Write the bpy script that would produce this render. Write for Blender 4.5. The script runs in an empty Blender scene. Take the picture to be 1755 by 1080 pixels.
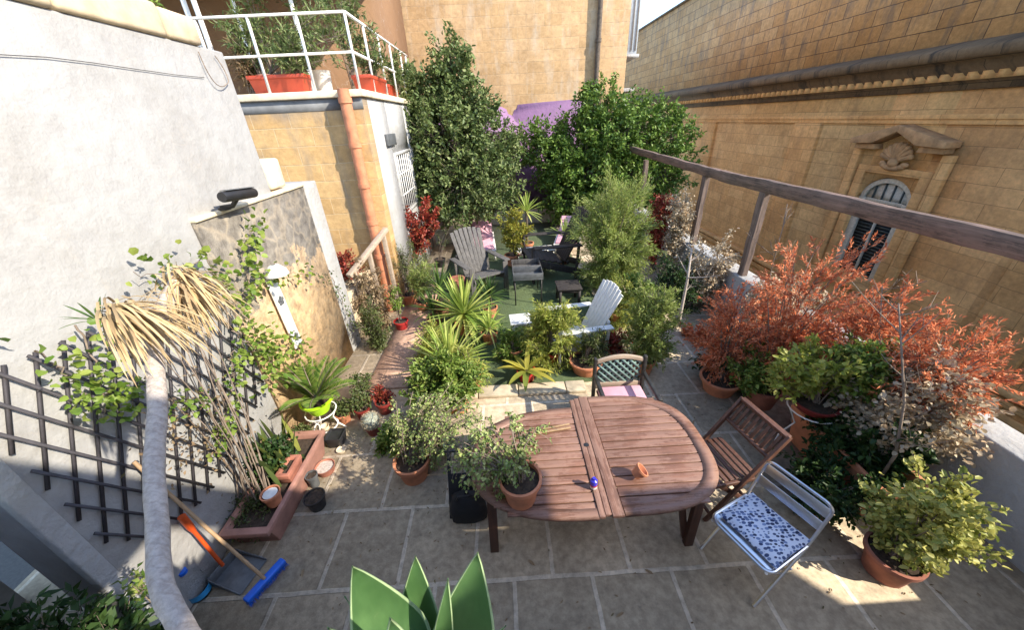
import bpy, math, random
import numpy as np
from mathutils import Vector, Matrix
random.seed(7); rng = np.random.default_rng(7)
scene = bpy.context.scene
col = scene.collection

# ------------------------------------------------------------------ camera
CAM = np.array([0., 0., 3.2]); FPX = 619.0; CX, CY = 877.5, 540.0
def _u(v): return v/np.linalg.norm(v)
_vz = _u(np.array([57., 1140., FPX])); _vy = _u(np.array([-27., -335., FPX])); _vy = _u(_vy-_vz*(_vy@_vz))
RW = np.stack([np.cross(_vy, -_vz), _vy, -_vz])
def ray(px, py): return RW@np.array([px-CX, py-CY, FPX])
def PZ(px, py, z): d = ray(px, py); return CAM+d*((z-CAM[2])/d[2])
def PX(px, py, x): d = ray(px, py); return CAM+d*(x/d[0])
def PY(px, py, y): d = ray(px, py); return CAM+d*(y/d[1])
def PD(px, py, dist): return CAM+_u(ray(px, py))*dist
def mpp(p): return float((RW.T@(np.asarray(p)-CAM))[2])/FPX
cam = bpy.data.cameras.new('camera'); cam.sensor_width = 36; cam.lens = 36*FPX/1755; cam.clip_end = 2000; cam.clip_start = .02
camo = bpy.data.objects.new('camera', cam); col.objects.link(camo)
camo.matrix_world = Matrix([[RW[i, 0], -RW[i, 1], -RW[i, 2], CAM[i]] for i in range(3)]+[[0, 0, 0, 1]])
scene.camera = camo

# ------------------------------------------------------------------ light
SUN = np.array([1.2, -.6, 1.0]); SUN = SUN/np.linalg.norm(SUN)
w = bpy.data.worlds.new('World'); scene.world = w; w.use_nodes = True
nt = w.node_tree; bgn = nt.nodes['Background']
sky = nt.nodes.new('ShaderNodeTexSky'); sky.sky_type = 'NISHITA'; sky.sun_disc = False
sky.sun_elevation = math.asin(SUN[2]); sky.sun_rotation = math.atan2(SUN[0], SUN[1])
sky.air_density = .9; sky.dust_density = .45; sky.ozone_density = 1.2
nt.links.new(sky.outputs[0], bgn.inputs[0]); bgn.inputs[1].default_value = .15
sl = bpy.data.lights.new('sun', 'SUN'); sl.energy = 2.5; sl.angle = math.radians(.5); sl.color = (1, .91, .76)
so = bpy.data.objects.new('sun', sl); col.objects.link(so); so.location = (20, -12, 20)
so.rotation_euler = Vector(-SUN).to_track_quat('-Z', 'Y').to_euler()
scene.view_settings.view_transform = 'Standard'; scene.view_settings.look = 'None'
scene.view_settings.exposure = 1.78; scene.view_settings.gamma = 1
scene.cycles.max_bounces = 8; scene.cycles.transparent_max_bounces = 8

# ------------------------------------------------------------------ materials
def nodes(name):
    m = bpy.data.materials.new(name); m.use_nodes = True
    t = m.node_tree; return m, t, t.nodes['Principled BSDF']
def N(t, typ, **k):
    n = t.nodes.new(typ)
    for a, b in k.items():
        if a.startswith('i_'): n.inputs[a[2:].replace('_', ' ')].default_value = b
        else: setattr(n, a, b)
    return n
def ramp(t, fac, stops):
    r = t.nodes.new('ShaderNodeValToRGB'); e = r.color_ramp.elements
    while len(e) < len(stops): e.new(.5)
    for i, (p, c) in enumerate(stops): e[i].position = p; e[i].color = (*c, 1)
    t.links.new(fac, r.inputs[0]); return r.outputs[0]
def mix(t, fac, a, b, mode='MIX'):
    n = t.nodes.new('ShaderNodeMix'); n.data_type = 'RGBA'; n.blend_type = mode
    for s, v in ((n.inputs[0], fac), (n.inputs[6], a), (n.inputs[7], b)):
        if hasattr(v, 'links'): t.links.new(v, s)
        else: s.default_value = v if not isinstance(v, tuple) else ((*v, 1) if len(v) == 3 else v)
    return n.outputs[2]
def coords(t, sc=(1, 1, 1), axes=None):
    g = t.nodes.new('ShaderNodeNewGeometry'); o = g.outputs['Position']
    if axes:
        s = t.nodes.new('ShaderNodeSeparateXYZ'); t.links.new(o, s.inputs[0])
        c = t.nodes.new('ShaderNodeCombineXYZ')
        for i, a in enumerate(axes):
            t.links.new(s.outputs['xyz'.index(a)], c.inputs[i])
        o = c.outputs[0]
    if sc != (1, 1, 1):
        m = t.nodes.new('ShaderNodeMapping'); m.inputs['Scale'].default_value = sc
        t.links.new(o, m.inputs[0]); o = m.outputs[0]
    return o
def noise(t, vec, scale, detail=5, rough=.6):
    n = N(t, 'ShaderNodeTexNoise'); n.inputs['Scale'].default_value = scale
    n.inputs['Detail'].default_value = detail; n.inputs['Roughness'].default_value = rough
    t.links.new(vec, n.inputs['Vector']); return n.outputs['Fac']
def bump(t, bs, h, strength=.3, dist=.01):
    b = N(t, 'ShaderNodeBump'); b.inputs['Strength'].default_value = strength; b.inputs['Distance'].default_value = dist
    t.links.new(h, b.inputs['Height'])
    for l in list(bs.inputs['Normal'].links): t.links.new(l.from_socket, b.inputs['Normal'])
    t.links.new(b.outputs[0], bs.inputs['Normal'])
def setc(t, bs, c, rough=.8):
    if hasattr(c, 'links'): t.links.new(c, bs.inputs['Base Color'])
    else: bs.inputs['Base Color'].default_value = (*c, 1)
    bs.inputs['Roughness'].default_value = rough
def plain(name, c, rough=.6, metal=0, var=.25, scale=14, bmp=.15):
    m, t, b = nodes(name); f = noise(t, coords(t), scale, 6)
    c0 = tuple(x*(1-var) for x in c); c1 = tuple(min(1, x*(1+var)) for x in c)
    setc(t, b, ramp(t, f, [(.3, c0), (.7, c1)]), rough); b.inputs['Metallic'].default_value = metal
    if bmp: bump(t, b, noise(t, coords(t), scale*5, 4), bmp, .004)
    return m
def stone_blocks(name, axes, c0, c1, mortar, bw=.6, bh=.28, stain=None, stain_amt=.6, ms=.008, bumpd=.012, stain_z=None):
    m, t, b = nodes(name); v = coords(t, axes=axes)
    wob = N(t, 'ShaderNodeVectorMath', operation='MULTIPLY_ADD')
    nn = N(t, 'ShaderNodeTexNoise'); nn.inputs['Scale'].default_value = 3; t.links.new(v, nn.inputs['Vector'])
    t.links.new(nn.outputs['Color'], wob.inputs[0]); wob.inputs[1].default_value = (.025, .025, 0); t.links.new(v, wob.inputs[2])
    br = N(t, 'ShaderNodeTexBrick', i_Scale=1.0); t.links.new(wob.outputs[0], br.inputs['Vector'])
    br.inputs['Brick Width'].default_value = bw; br.inputs['Row Height'].default_value = bh
    br.inputs['Mortar Size'].default_value = ms; br.inputs['Mortar Smooth'].default_value = .4
    br.inputs['Color1'].default_value = (*c0, 1); br.inputs['Color2'].default_value = (*c1, 1); br.inputs['Mortar'].default_value = (*mortar, 1)
    n1 = noise(t, v, 1.3, 8, .65); n2 = noise(t, v, 9, 8, .7)
    c = mix(t, .75, br.outputs['Color'], ramp(t, n2, [(.3, (.66, .6, .52)), (.7, (1.15, 1.1, 1.02))]), 'MULTIPLY')
    c = mix(t, .8, c, ramp(t, n1, [(.3, (.72, .68, .62)), (.6, (1.08, 1.05, 1.0))]), 'MULTIPLY')
    if stain:
        vs = coords(t, (1, 1, 1), axes)
        mp = N(t, 'ShaderNodeMapping'); mp.inputs['Scale'].default_value = (2.2, .5, 1); t.links.new(vs, mp.inputs[0])
        s = noise(t, mp.outputs[0], 1.2, 8, .7)
        f = ramp(t, s, [(.5, (0, 0, 0)), (.68, (stain_amt,)*3)])
        if stain_z:
            sp = N(t, 'ShaderNodeSeparateXYZ'); t.links.new(v, sp.inputs[0])
            mr = N(t, 'ShaderNodeMapRange'); mr.inputs['From Min'].default_value = stain_z[0]; mr.inputs['From Max'].default_value = stain_z[1]
            t.links.new(sp.outputs[1], mr.inputs[0])
            ad = N(t, 'ShaderNodeMath', operation='MULTIPLY_ADD'); t.links.new(s, ad.inputs[0]); ad.inputs[1].default_value = 1.0
            sb = N(t, 'ShaderNodeMath', operation='SUBTRACT'); t.links.new(mr.outputs[0], sb.inputs[0]); sb.inputs[1].default_value = .62
            t.links.new(sb.outputs[0], ad.inputs[2])
            f2 = ramp(t, ad.outputs[0], [(.42, (0, 0, 0)), (.75, (.85, .85, .85))])
            f = mix(t, 1.0, f, f2, 'LIGHTEN')
        c = mix(t, f, c, stain)
    setc(t, b, c, .9)
    inv = N(t, 'ShaderNodeMath', operation='SUBTRACT'); inv.inputs[0].default_value = 1; t.links.new(br.outputs['Fac'], inv.inputs[1])
    bump(t, b, inv.outputs[0], .6, bumpd); bump(t, b, n2, .5, .02)
    return m
def plaster(name, c, dirt, amt=.5, sc=1.0):
    m, t, b = nodes(name); v = coords(t)
    n1 = noise(t, v, 1.1*sc, 9, .68); n2 = noise(t, v, 7*sc, 8, .6); n3 = noise(t, v, 38, 5, .6)
    cc = mix(t, ramp(t, n1, [(.45, (0, 0, 0)), (.75, (amt,)*3)]), c, dirt)
    cc = mix(t, .5, cc, ramp(t, n2, [(.3, (.86, .86, .87)), (.65, (1.04, 1.04, 1.03))]), 'MULTIPLY')
    vo = N(t, 'ShaderNodeTexVoronoi', feature='DISTANCE_TO_EDGE'); vo.inputs['Scale'].default_value = .9
    wv = N(t, 'ShaderNodeVectorMath', operation='MULTIPLY_ADD'); nn = N(t, 'ShaderNodeTexNoise'); nn.inputs['Scale'].default_value = 2.5; nn.inputs['Detail'].default_value = 6
    t.links.new(v, nn.inputs['Vector']); t.links.new(nn.outputs['Color'], wv.inputs[0]); wv.inputs[1].default_value = (.9, .9, .9); t.links.new(v, wv.inputs[2])
    t.links.new(wv.outputs[0], vo.inputs['Vector'])
    cc = mix(t, ramp(t, vo.outputs['Distance'], [(.0, (.4,)*3), (.006, (0, 0, 0))]), cc, (.38, .34, .3))
    setc(t, b, cc, .85); bump(t, b, n2, .55, .035); bump(t, b, n3, .25, .006); return m
def wood(name, c0, c1, axis='x', rough=.6, sc=1, wear=0):
    m, t, b = nodes(name)
    s = {'x': (1.2, 22, 22), 'y': (22, 1.2, 22), 'z': (22, 22, 1.2)}[axis]
    v = coords(t, s); f = noise(t, v, 1.6*sc, 7, .7); g = noise(t, coords(t), 5, 5)
    c = ramp(t, f, [(.28, c0), (.52, tuple((a+b_)/2 for a, b_ in zip(c0, c1))), (.75, c1)])
    c = mix(t, .6, c, ramp(t, g, [(.3, (.7, .7, .7)), (.7, (1.15, 1.12, 1.1))]), 'MULTIPLY')
    if wear:
        h = noise(t, coords(t, {'x': (2.5, 30, 30), 'y': (30, 2.5, 30), 'z': (30, 30, 2.5)}[axis]), 2.3, 6, .75); k = noise(t, coords(t), 3.2, 6, .7)
        mm = N(t, 'ShaderNodeMath', operation='ADD'); t.links.new(h, mm.inputs[0]); t.links.new(k, mm.inputs[1])
        c = mix(t, ramp(t, mm.outputs[0], [(.98, (0, 0, 0)), (1.34, (wear,)*3)]), c, (.36, .22, .165))
    setc(t, b, c, rough); bump(t, b, f, .4, .004); return m
def leafm(name, c0, c1, c2=None, rough=.45, trans=.3):
    m, t, b = nodes(name); g = t.nodes.new('ShaderNodeNewGeometry')
    st = [(0, c0), (1, c1)] if c2 is None else [(0, c0), (.6, c1), (1, c2)]
    c = ramp(t, g.outputs['Random Per Island'], st)
    c = mix(t, .45, c, ramp(t, noise(t, coords(t), 4, 3), [(.35, (.62, .66, .6)), (.65, (1.2, 1.15, 1.05))]), 'MULTIPLY')
    setc(t, b, c, rough); b.inputs['Specular IOR Level'].default_value = .3
    tr = N(t, 'ShaderNodeBsdfTranslucent'); t.links.new(c, tr.inputs[0]); ms = N(t, 'ShaderNodeMixShader'); ms.inputs[0].default_value = trans
    out = t.nodes['Material Output']; t.links.new(b.outputs[0], ms.inputs[1]); t.links.new(tr.outputs[0], ms.inputs[2]); t.links.new(ms.outputs[0], out.inputs[0])
    return m
M = {}
M['limestone_back'] = stone_blocks('limestone_back', 'xz', (.46, .31, .165), (.54, .375, .22), (.5, .37, .235), .55, .3, (.5, .44, .36), .5)
M['limestone_house'] = stone_blocks('limestone_house', 'xz', (.47, .31, .14), (.55, .39, .2), (.58, .45, .28), .58, .27, (.2, .17, .14), .55, stain_z=(2.7, 3.7))
M['limestone_right'] = stone_blocks('limestone_right', 'yz', (.65, .38, .155), (.77, .48, .215), (.36, .21, .09), 1.25, .42, (.3, .17, .075), .4, ms=.007, bumpd=.006)
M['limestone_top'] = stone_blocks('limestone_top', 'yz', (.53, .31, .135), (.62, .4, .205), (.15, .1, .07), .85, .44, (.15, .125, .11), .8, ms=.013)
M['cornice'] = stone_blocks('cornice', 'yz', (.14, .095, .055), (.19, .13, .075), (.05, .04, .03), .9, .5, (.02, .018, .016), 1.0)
M['carved'] = plain('carved', (.42, .25, .12), .9, var=.35, scale=5)
m, t, b = nodes('rubble'); v = coords(t)
sp = N(t, 'ShaderNodeSeparateXYZ'); t.links.new(v, sp.inputs[0]); mr = N(t, 'ShaderNodeMapRange'); mr.inputs['From Min'].default_value = .9; mr.inputs['From Max'].default_value = 2.6; t.links.new(sp.outputs[2], mr.inputs[0])
na = noise(t, v, 2.2, 9, .72); nb = noise(t, v, 8, 8, .7); ad = N(t, 'ShaderNodeMath', operation='ADD'); t.links.new(mr.outputs[0], ad.inputs[0]); t.links.new(na, ad.inputs[1])
vo = N(t, 'ShaderNodeTexVoronoi', feature='DISTANCE_TO_EDGE'); vo.inputs['Scale'].default_value = 3.4; wv = N(t, 'ShaderNodeVectorMath', operation='MULTIPLY_ADD'); n3 = N(t, 'ShaderNodeTexNoise'); n3.inputs['Scale'].default_value = 4; t.links.new(v, n3.inputs['Vector']); t.links.new(n3.outputs['Color'], wv.inputs[0]); wv.inputs[1].default_value = (.3, .3, .3); t.links.new(v, wv.inputs[2]); t.links.new(wv.outputs[0], vo.inputs['Vector'])
c = ramp(t, ad.outputs[0], [(.75, (.6, .42, .24)), (1.0, (.48, .36, .24)), (1.3, (.2, .185, .165))]); c = mix(t, .9, c, ramp(t, nb, [(.32, (.45, .42, .4)), (.62, (1.25, 1.2, 1.1))]), 'MULTIPLY')
c = mix(t, ramp(t, vo.outputs['Distance'], [(.01, (.22,)*3), (.09, (0, 0, 0))]), c, (.6, .48, .32)); bump(t, b, vo.outputs['Distance'], .2, .02)
setc(t, b, c, .95); bump(t, b, na, .7, .04); bump(t, b, nb, .8, .025); M['rubble'] = m
M['white_plaster'] = plaster('white_plaster', (.36, .354, .345), (.25, .232, .208), .85)
M['white_paint'] = plaster('white_paint', (.4, .397, .39), (.3, .275, .235), .7, 2)
M['coping'] = plain('coping', (.6, .48, .32), .9, var=.3, scale=4, bmp=.5)
M['mortar'] = plain('mortar', (.62, .47, .3), .95, var=.3, scale=7, bmp=.6)
M['cream'] = plain('cream', (.68, .58, .42), .9, var=.25, scale=6, bmp=.4)
M['purple'] = plaster('purple', (.26, .14, .26), (.2, .12, .21), .7)
M['shade_brown_wall'] = plaster('shade_brown_wall', (.2, .11, .055), (.14, .075, .04), .7)  # dark brown puts the wall's shade into its colour
M['grey_band'] = plain('grey_band', (.17, .175, .18), .9, var=.4, scale=3)
M['terracotta'] = plain('terracotta', (.55, .215, .11), .8, var=.22, scale=9)
M['terracotta_old'] = plain('terracotta_old', (.34, .13, .085), .85, var=.35, scale=6)
M['trough_clay'] = plain('trough_clay', (.33, .165, .125), .8, var=.3, scale=6)
M['pink_clay'] = plain('pink_clay', (.5, .25, .18), .85, var=.25, scale=7)
M['red_plastic'] = plain('red_plastic', (.45, .065, .03), .5, var=.2, scale=5)
M['gloss_red'] = plain('gloss_red', (.42, .03, .03), .25, var=.2, bmp=0)
M['dark_red'] = plain('dark_red', (.22, .03, .025), .5)
M['lime'] = plain('lime', (.42, .72, .02), .4, var=.08, bmp=0)
M['black_plastic'] = plain('black_plastic', (.018, .018, .02), .5, var=.3)
M['grey_plastic'] = plain('grey_plastic', (.1, .105, .11), .5, var=.3)
M['soil'] = plain('soil', (.05, .033, .022), 1, var=.6, scale=40, bmp=1)
M['steel'] = plain('steel', (.72, .73, .75), .33, 1, var=.1, bmp=0)
M['white_metal'] = plain('white_metal', (.76, .74, .7), .5, var=.12, scale=6)
M['white_plastic'] = plain('white_plastic', (.7, .7, .68), .45, var=.1)
M['dark_metal'] = plain('dark_metal', (.05, .048, .045), .55, .5, var=.4)
M['bars_dark'] = plain('bars_dark', (.045, .04, .045), .7, var=.3)
M['blue'] = plain('blue', (.01, .12, .6), .4, var=.2, bmp=0)
M['orange_red'] = plain('orange_red', (.62, .085, .015), .45, var=.15, bmp=0)
M['pink_fabric'] = plain('pink_fabric', (.68, .36, .43), .9, var=.15, scale=5)
M['black_fabric'] = plain('black_fabric', (.014, .014, .016), .8, var=.4)
M['wood_table'] = wood('wood_table', (.11, .05, .032), (.31, .155, .1), 'x', .55, wear=.42)
M['wood_table_y'] = wood('wood_table_y', (.11, .052, .035), (.28, .145, .095), 'y', .55, wear=.42)
M['wood_dark'] = wood('wood_dark', (.04, .015, .009), (.12, .048, .03), 'z', .55)
M['wood_chair'] = wood('wood_chair', (.065, .026, .016), (.17, .08, .052), 'z', .55)
M['wood_beam'] = wood('wood_beam', (.03, .02, .016), (.26, .185, .145), 'y', .8, wear=.25)
M['wood_post'] = wood('wood_post', (.03, .02, .016), (.32, .23, .185), 'z', .8)
M['wood_grey'] = wood('wood_grey', (.05, .047, .044), (.17, .16, .15), 'z', .8)
M['wood_pale'] = wood('wood_pale', (.3, .23, .17), (.5, .4, .3), 'x', .8)
M['wood_black'] = wood('wood_black', (.018, .015, .014), (.06, .05, .048), 'z', .7)
M['handle_wood'] = wood('handle_wood', (.3, .19, .1), (.48, .32, .18), 'z', .6)
m, t, b = nodes('bark_pale'); v = coords(t); wv = N(t, 'ShaderNodeTexWave', wave_type='BANDS', bands_direction='Y'); wv.inputs['Scale'].default_value = 12; wv.inputs['Distortion'].default_value = 4; wv.inputs['Detail'].default_value = 3; wv.inputs['Detail Scale'].default_value = 3; t.links.new(v, wv.inputs['Vector'])
nb = noise(t, v, 45, 7, .7); c = ramp(t, nb, [(.3, (.34, .28, .24)), (.7, (.62, .54, .47))]); c = mix(t, ramp(t, wv.outputs['Fac'], [(.0, (.22,)*3), (.2, (0, 0, 0))]), c, (.2, .155, .125))
setc(t, b, c, .95); bump(t, b, wv.outputs['Fac'], .25, .006); bump(t, b, nb, .9, .008); M['bark_pale'] = m
M['bark'] = plain('bark', (.13, .1, .075), .95, var=.4, scale=12, bmp=.8)
M['twig'] = plain('twig', (.22, .17, .13), .95, var=.4)
M['glass_dark'] = plain('glass_dark', (.02, .025, .03), .08, var=.3, bmp=0)
M['blind'] = plain('blind', (.5, .46, .37), .6)
M['shutter'] = plain('shutter', (.035, .045, .04), .5)
M['asphalt'] = plain('asphalt', (.06, .058, .055), .9)
M['lattice_green'] = plain('lattice_green', (.16, .25, .23), .6, .2, var=.3)
M['panel_grey'] = plain('panel_grey', (.4, .43, .46), .5, var=.12)
M['agave_margin'] = plain('agave_margin', (.3, .4, .2), .5, bmp=0)
M['straw'] = leafm('straw', (.42, .3, .16), (.6, .46, .27), (.3, .21, .12), .85, .15)
m, t, b = nodes('clear_plastic'); setc(t, b, (.95, .98, 1), .03); b.inputs['Transmission Weight'].default_value = 1; b.inputs['IOR'].default_value = 1.04; M['clear'] = m
# paving
def paving(name, c0, c1, mortar, bw, bh, ms, off=.5, ox=0., oy=0.):
    m, t, b = nodes(name); v = coords(t)
    mp = N(t, 'ShaderNodeMapping'); mp.inputs['Location'].default_value = (ox, oy, 0); t.links.new(v, mp.inputs[0])
    wob = N(t, 'ShaderNodeVectorMath', operation='MULTIPLY_ADD'); nn = N(t, 'ShaderNodeTexNoise'); nn.inputs['Scale'].default_value = 2.2; nn.inputs['Detail'].default_value = 5
    t.links.new(v, nn.inputs['Vector']); t.links.new(nn.outputs['Color'], wob.inputs[0]); wob.inputs[1].default_value = (.03, .03, 0); t.links.new(mp.outputs[0], wob.inputs[2])
    br = N(t, 'ShaderNodeTexBrick', i_Scale=1.0); br.offset = off; t.links.new(wob.outputs[0], br.inputs['Vector'])
    br.inputs['Brick Width'].default_value = bw; br.inputs['Row Height'].default_value = bh; br.inputs['Mortar Size'].default_value = ms; br.inputs['Mortar Smooth'].default_value = .35
    br.inputs['Color1'].default_value = (*c0, 1); br.inputs['Color2'].default_value = (*c1, 1); br.inputs['Mortar'].default_value = (*mortar, 1)
    n1 = noise(t, v, 2.0, 9, .7); n2 = noise(t, v, 16, 8, .7); n3 = noise(t, v, 60, 4, .6)
    c = mix(t, .8, br.outputs['Color'], ramp(t, n1, [(.3, (.6, .58, .55)), (.65, (1.12, 1.1, 1.05))]), 'MULTIPLY')
    c = mix(t, .7, c, ramp(t, n2, [(.32, (.6, .57, .54)), (.6, (1.1, 1.08, 1.05))]), 'MULTIPLY')
    c = mix(t, ramp(t, noise(t, v, 7.5, 6, .75), [(.62, (0, 0, 0)), (.72, (.6,)*3)]), c, (.11, .09, .07))
    setc(t, b, c, .85); bump(t, b, br.outputs['Fac'], .5, .01); bump(t, b, n2, .4, .012); bump(t, b, n3, .2, .004); return m
M['paving'] = paving('paving', (.4, .335, .245), (.53, .44, .325), (.66, .58, .47), .62, .665, .02, .5, .05, -.2)
M['path'] = paving('path', (.5, .32, .24), (.55, .36, .27), (.42, .29, .22), .9, 2.2, .008)
M['kerb'] = plain('kerb', (.5, .42, .3), .9, var=.25, scale=7, bmp=.5)
m, t, b = nodes('turf'); v = coords(t)
c = ramp(t, noise(t, v, 90, 4, .7), [(.3, (.07, .105, .05)), (.7, (.15, .205, .095))]); c = mix(t, .7, c, ramp(t, noise(t, v, 2.2, 7, .65), [(.3, (.6, .6, .6)), (.7, (1.15, 1.1, 1.0))]), 'MULTIPLY')
setc(t, b, c, 1); bump(t, b, noise(t, v, 140, 3, .7), 1, .02); M['turf'] = m
# cushion print
m, t, b = nodes('cushion_print'); v = coords(t, (17, 26, 17)); vo = N(t, 'ShaderNodeTexVoronoi'); vo.inputs['Scale'].default_value = 1.75; vo.inputs['Randomness'].default_value = .55; t.links.new(v, vo.inputs['Vector'])
wn = N(t, 'ShaderNodeSeparateColor'); t.links.new(vo.outputs['Color'], wn.inputs[0])
cc = ramp(t, wn.outputs[0], [(.0, (.015, .02, .05)), (.35, (.06, .09, .2)), (.6, (.2, .27, .45)), (.9, (.03, .04, .1))])
f = ramp(t, vo.outputs['Distance'], [(.44, (1, 1, 1)), (.5, (0, 0, 0))]); setc(t, b, mix(t, f, (.62, .66, .76), cc), .9); M['cushion_print'] = m
L = dict(
 tree=leafm('leaf_tree', (.07, .115, .035), (.18, .235, .08), (.28, .32, .14)),
 tree2=leafm('leaf_tree_bright', (.06, .12, .022), (.15, .25, .045), (.25, .35, .08)),
 dark=leafm('leaf_dark', (.02, .05, .014), (.06, .11, .03)),
 mid=leafm('leaf_mid', (.08, .15, .025), (.22, .32, .06), (.38, .43, .12), trans=.35),
 ivy=leafm('leaf_ivy', (.1, .19, .025), (.26, .36, .07), (.36, .4, .1), trans=.4),
 fine=leafm('leaf_fine', (.2, .28, .06), (.36, .43, .12), (.46, .5, .2), trans=.45),
 lime=leafm('leaf_lime', (.22, .29, .05), (.44, .48, .1), (.55, .54, .16), trans=.45),
 yellow=leafm('leaf_yellow', (.26, .27, .04), (.52, .45, .08), (.2, .26, .05), trans=.4),
 yucca=leafm('leaf_yucca', (.18, .29, .05), (.42, .52, .12), (.6, .6, .2), trans=.35),
 yuccad=leafm('leaf_yucca_dark', (.04, .09, .025), (.13, .21, .05)),
 cycad=leafm('leaf_cycad', (.07, .15, .025), (.2, .3, .06), (.3, .35, .08), trans=.35),
 jade=leafm('leaf_jade', (.17, .26, .07), (.34, .42, .14), (.46, .48, .22), .35, .25),
 red=leafm('leaf_red', (.22, .03, .025), (.42, .07, .045), (.2, .1, .04)),
 rust=leafm('leaf_rust', (.55, .14, .06), (.82, .28, .13), (.9, .44, .25), .9),
 cream=leafm('leaf_cream', (.46, .37, .26), (.7, .6, .46), (.5, .34, .2), .9),
 dry=leafm('leaf_dry', (.2, .13, .075), (.36, .26, .16), (.16, .13, .06), .9),
 snake=leafm('leaf_snake', (.05, .09, .035), (.16, .2, .05), (.34, .34, .08)),
 olive=leafm('leaf_olive', (.06, .09, .03), (.15, .18, .06)),
 varieg=leafm('leaf_variegated', (.28, .32, .06), (.66, .62, .2), (.14, .2, .04), trans=.35),
)
m, t, b = nodes('leaf_agave'); v = coords(t, (1, 1, 1)); c = ramp(t, noise(t, v, 6, 4), [(.3, (.05, .125, .04)), (.7, (.12, .23, .085))]); c = mix(t, .5, c, ramp(t, noise(t, coords(t, (60, 60, 7)), 1.5, 5), [(.3, (.72, .75, .72)), (.7, (1.2, 1.15, 1.1))]), 'MULTIPLY'); c = mix(t, ramp(t, noise(t, v, 22, 5, .7), [(.64, (0, 0, 0)), (.72, (.5,)*3)]), c, (.22, .25, .12)); setc(t, b, c, .42)
tr = N(t, 'ShaderNodeBsdfTranslucent'); tr.inputs[0].default_value = (.3, .5, .08, 1); ms = N(t, 'ShaderNodeMixShader'); ms.inputs[0].default_value = .3
t.links.new(b.outputs[0], ms.inputs[1]); t.links.new(tr.outputs[0], ms.inputs[2]); t.links.new(ms.outputs[0], t.nodes['Material Output'].inputs[0]); L['agave'] = m

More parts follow.
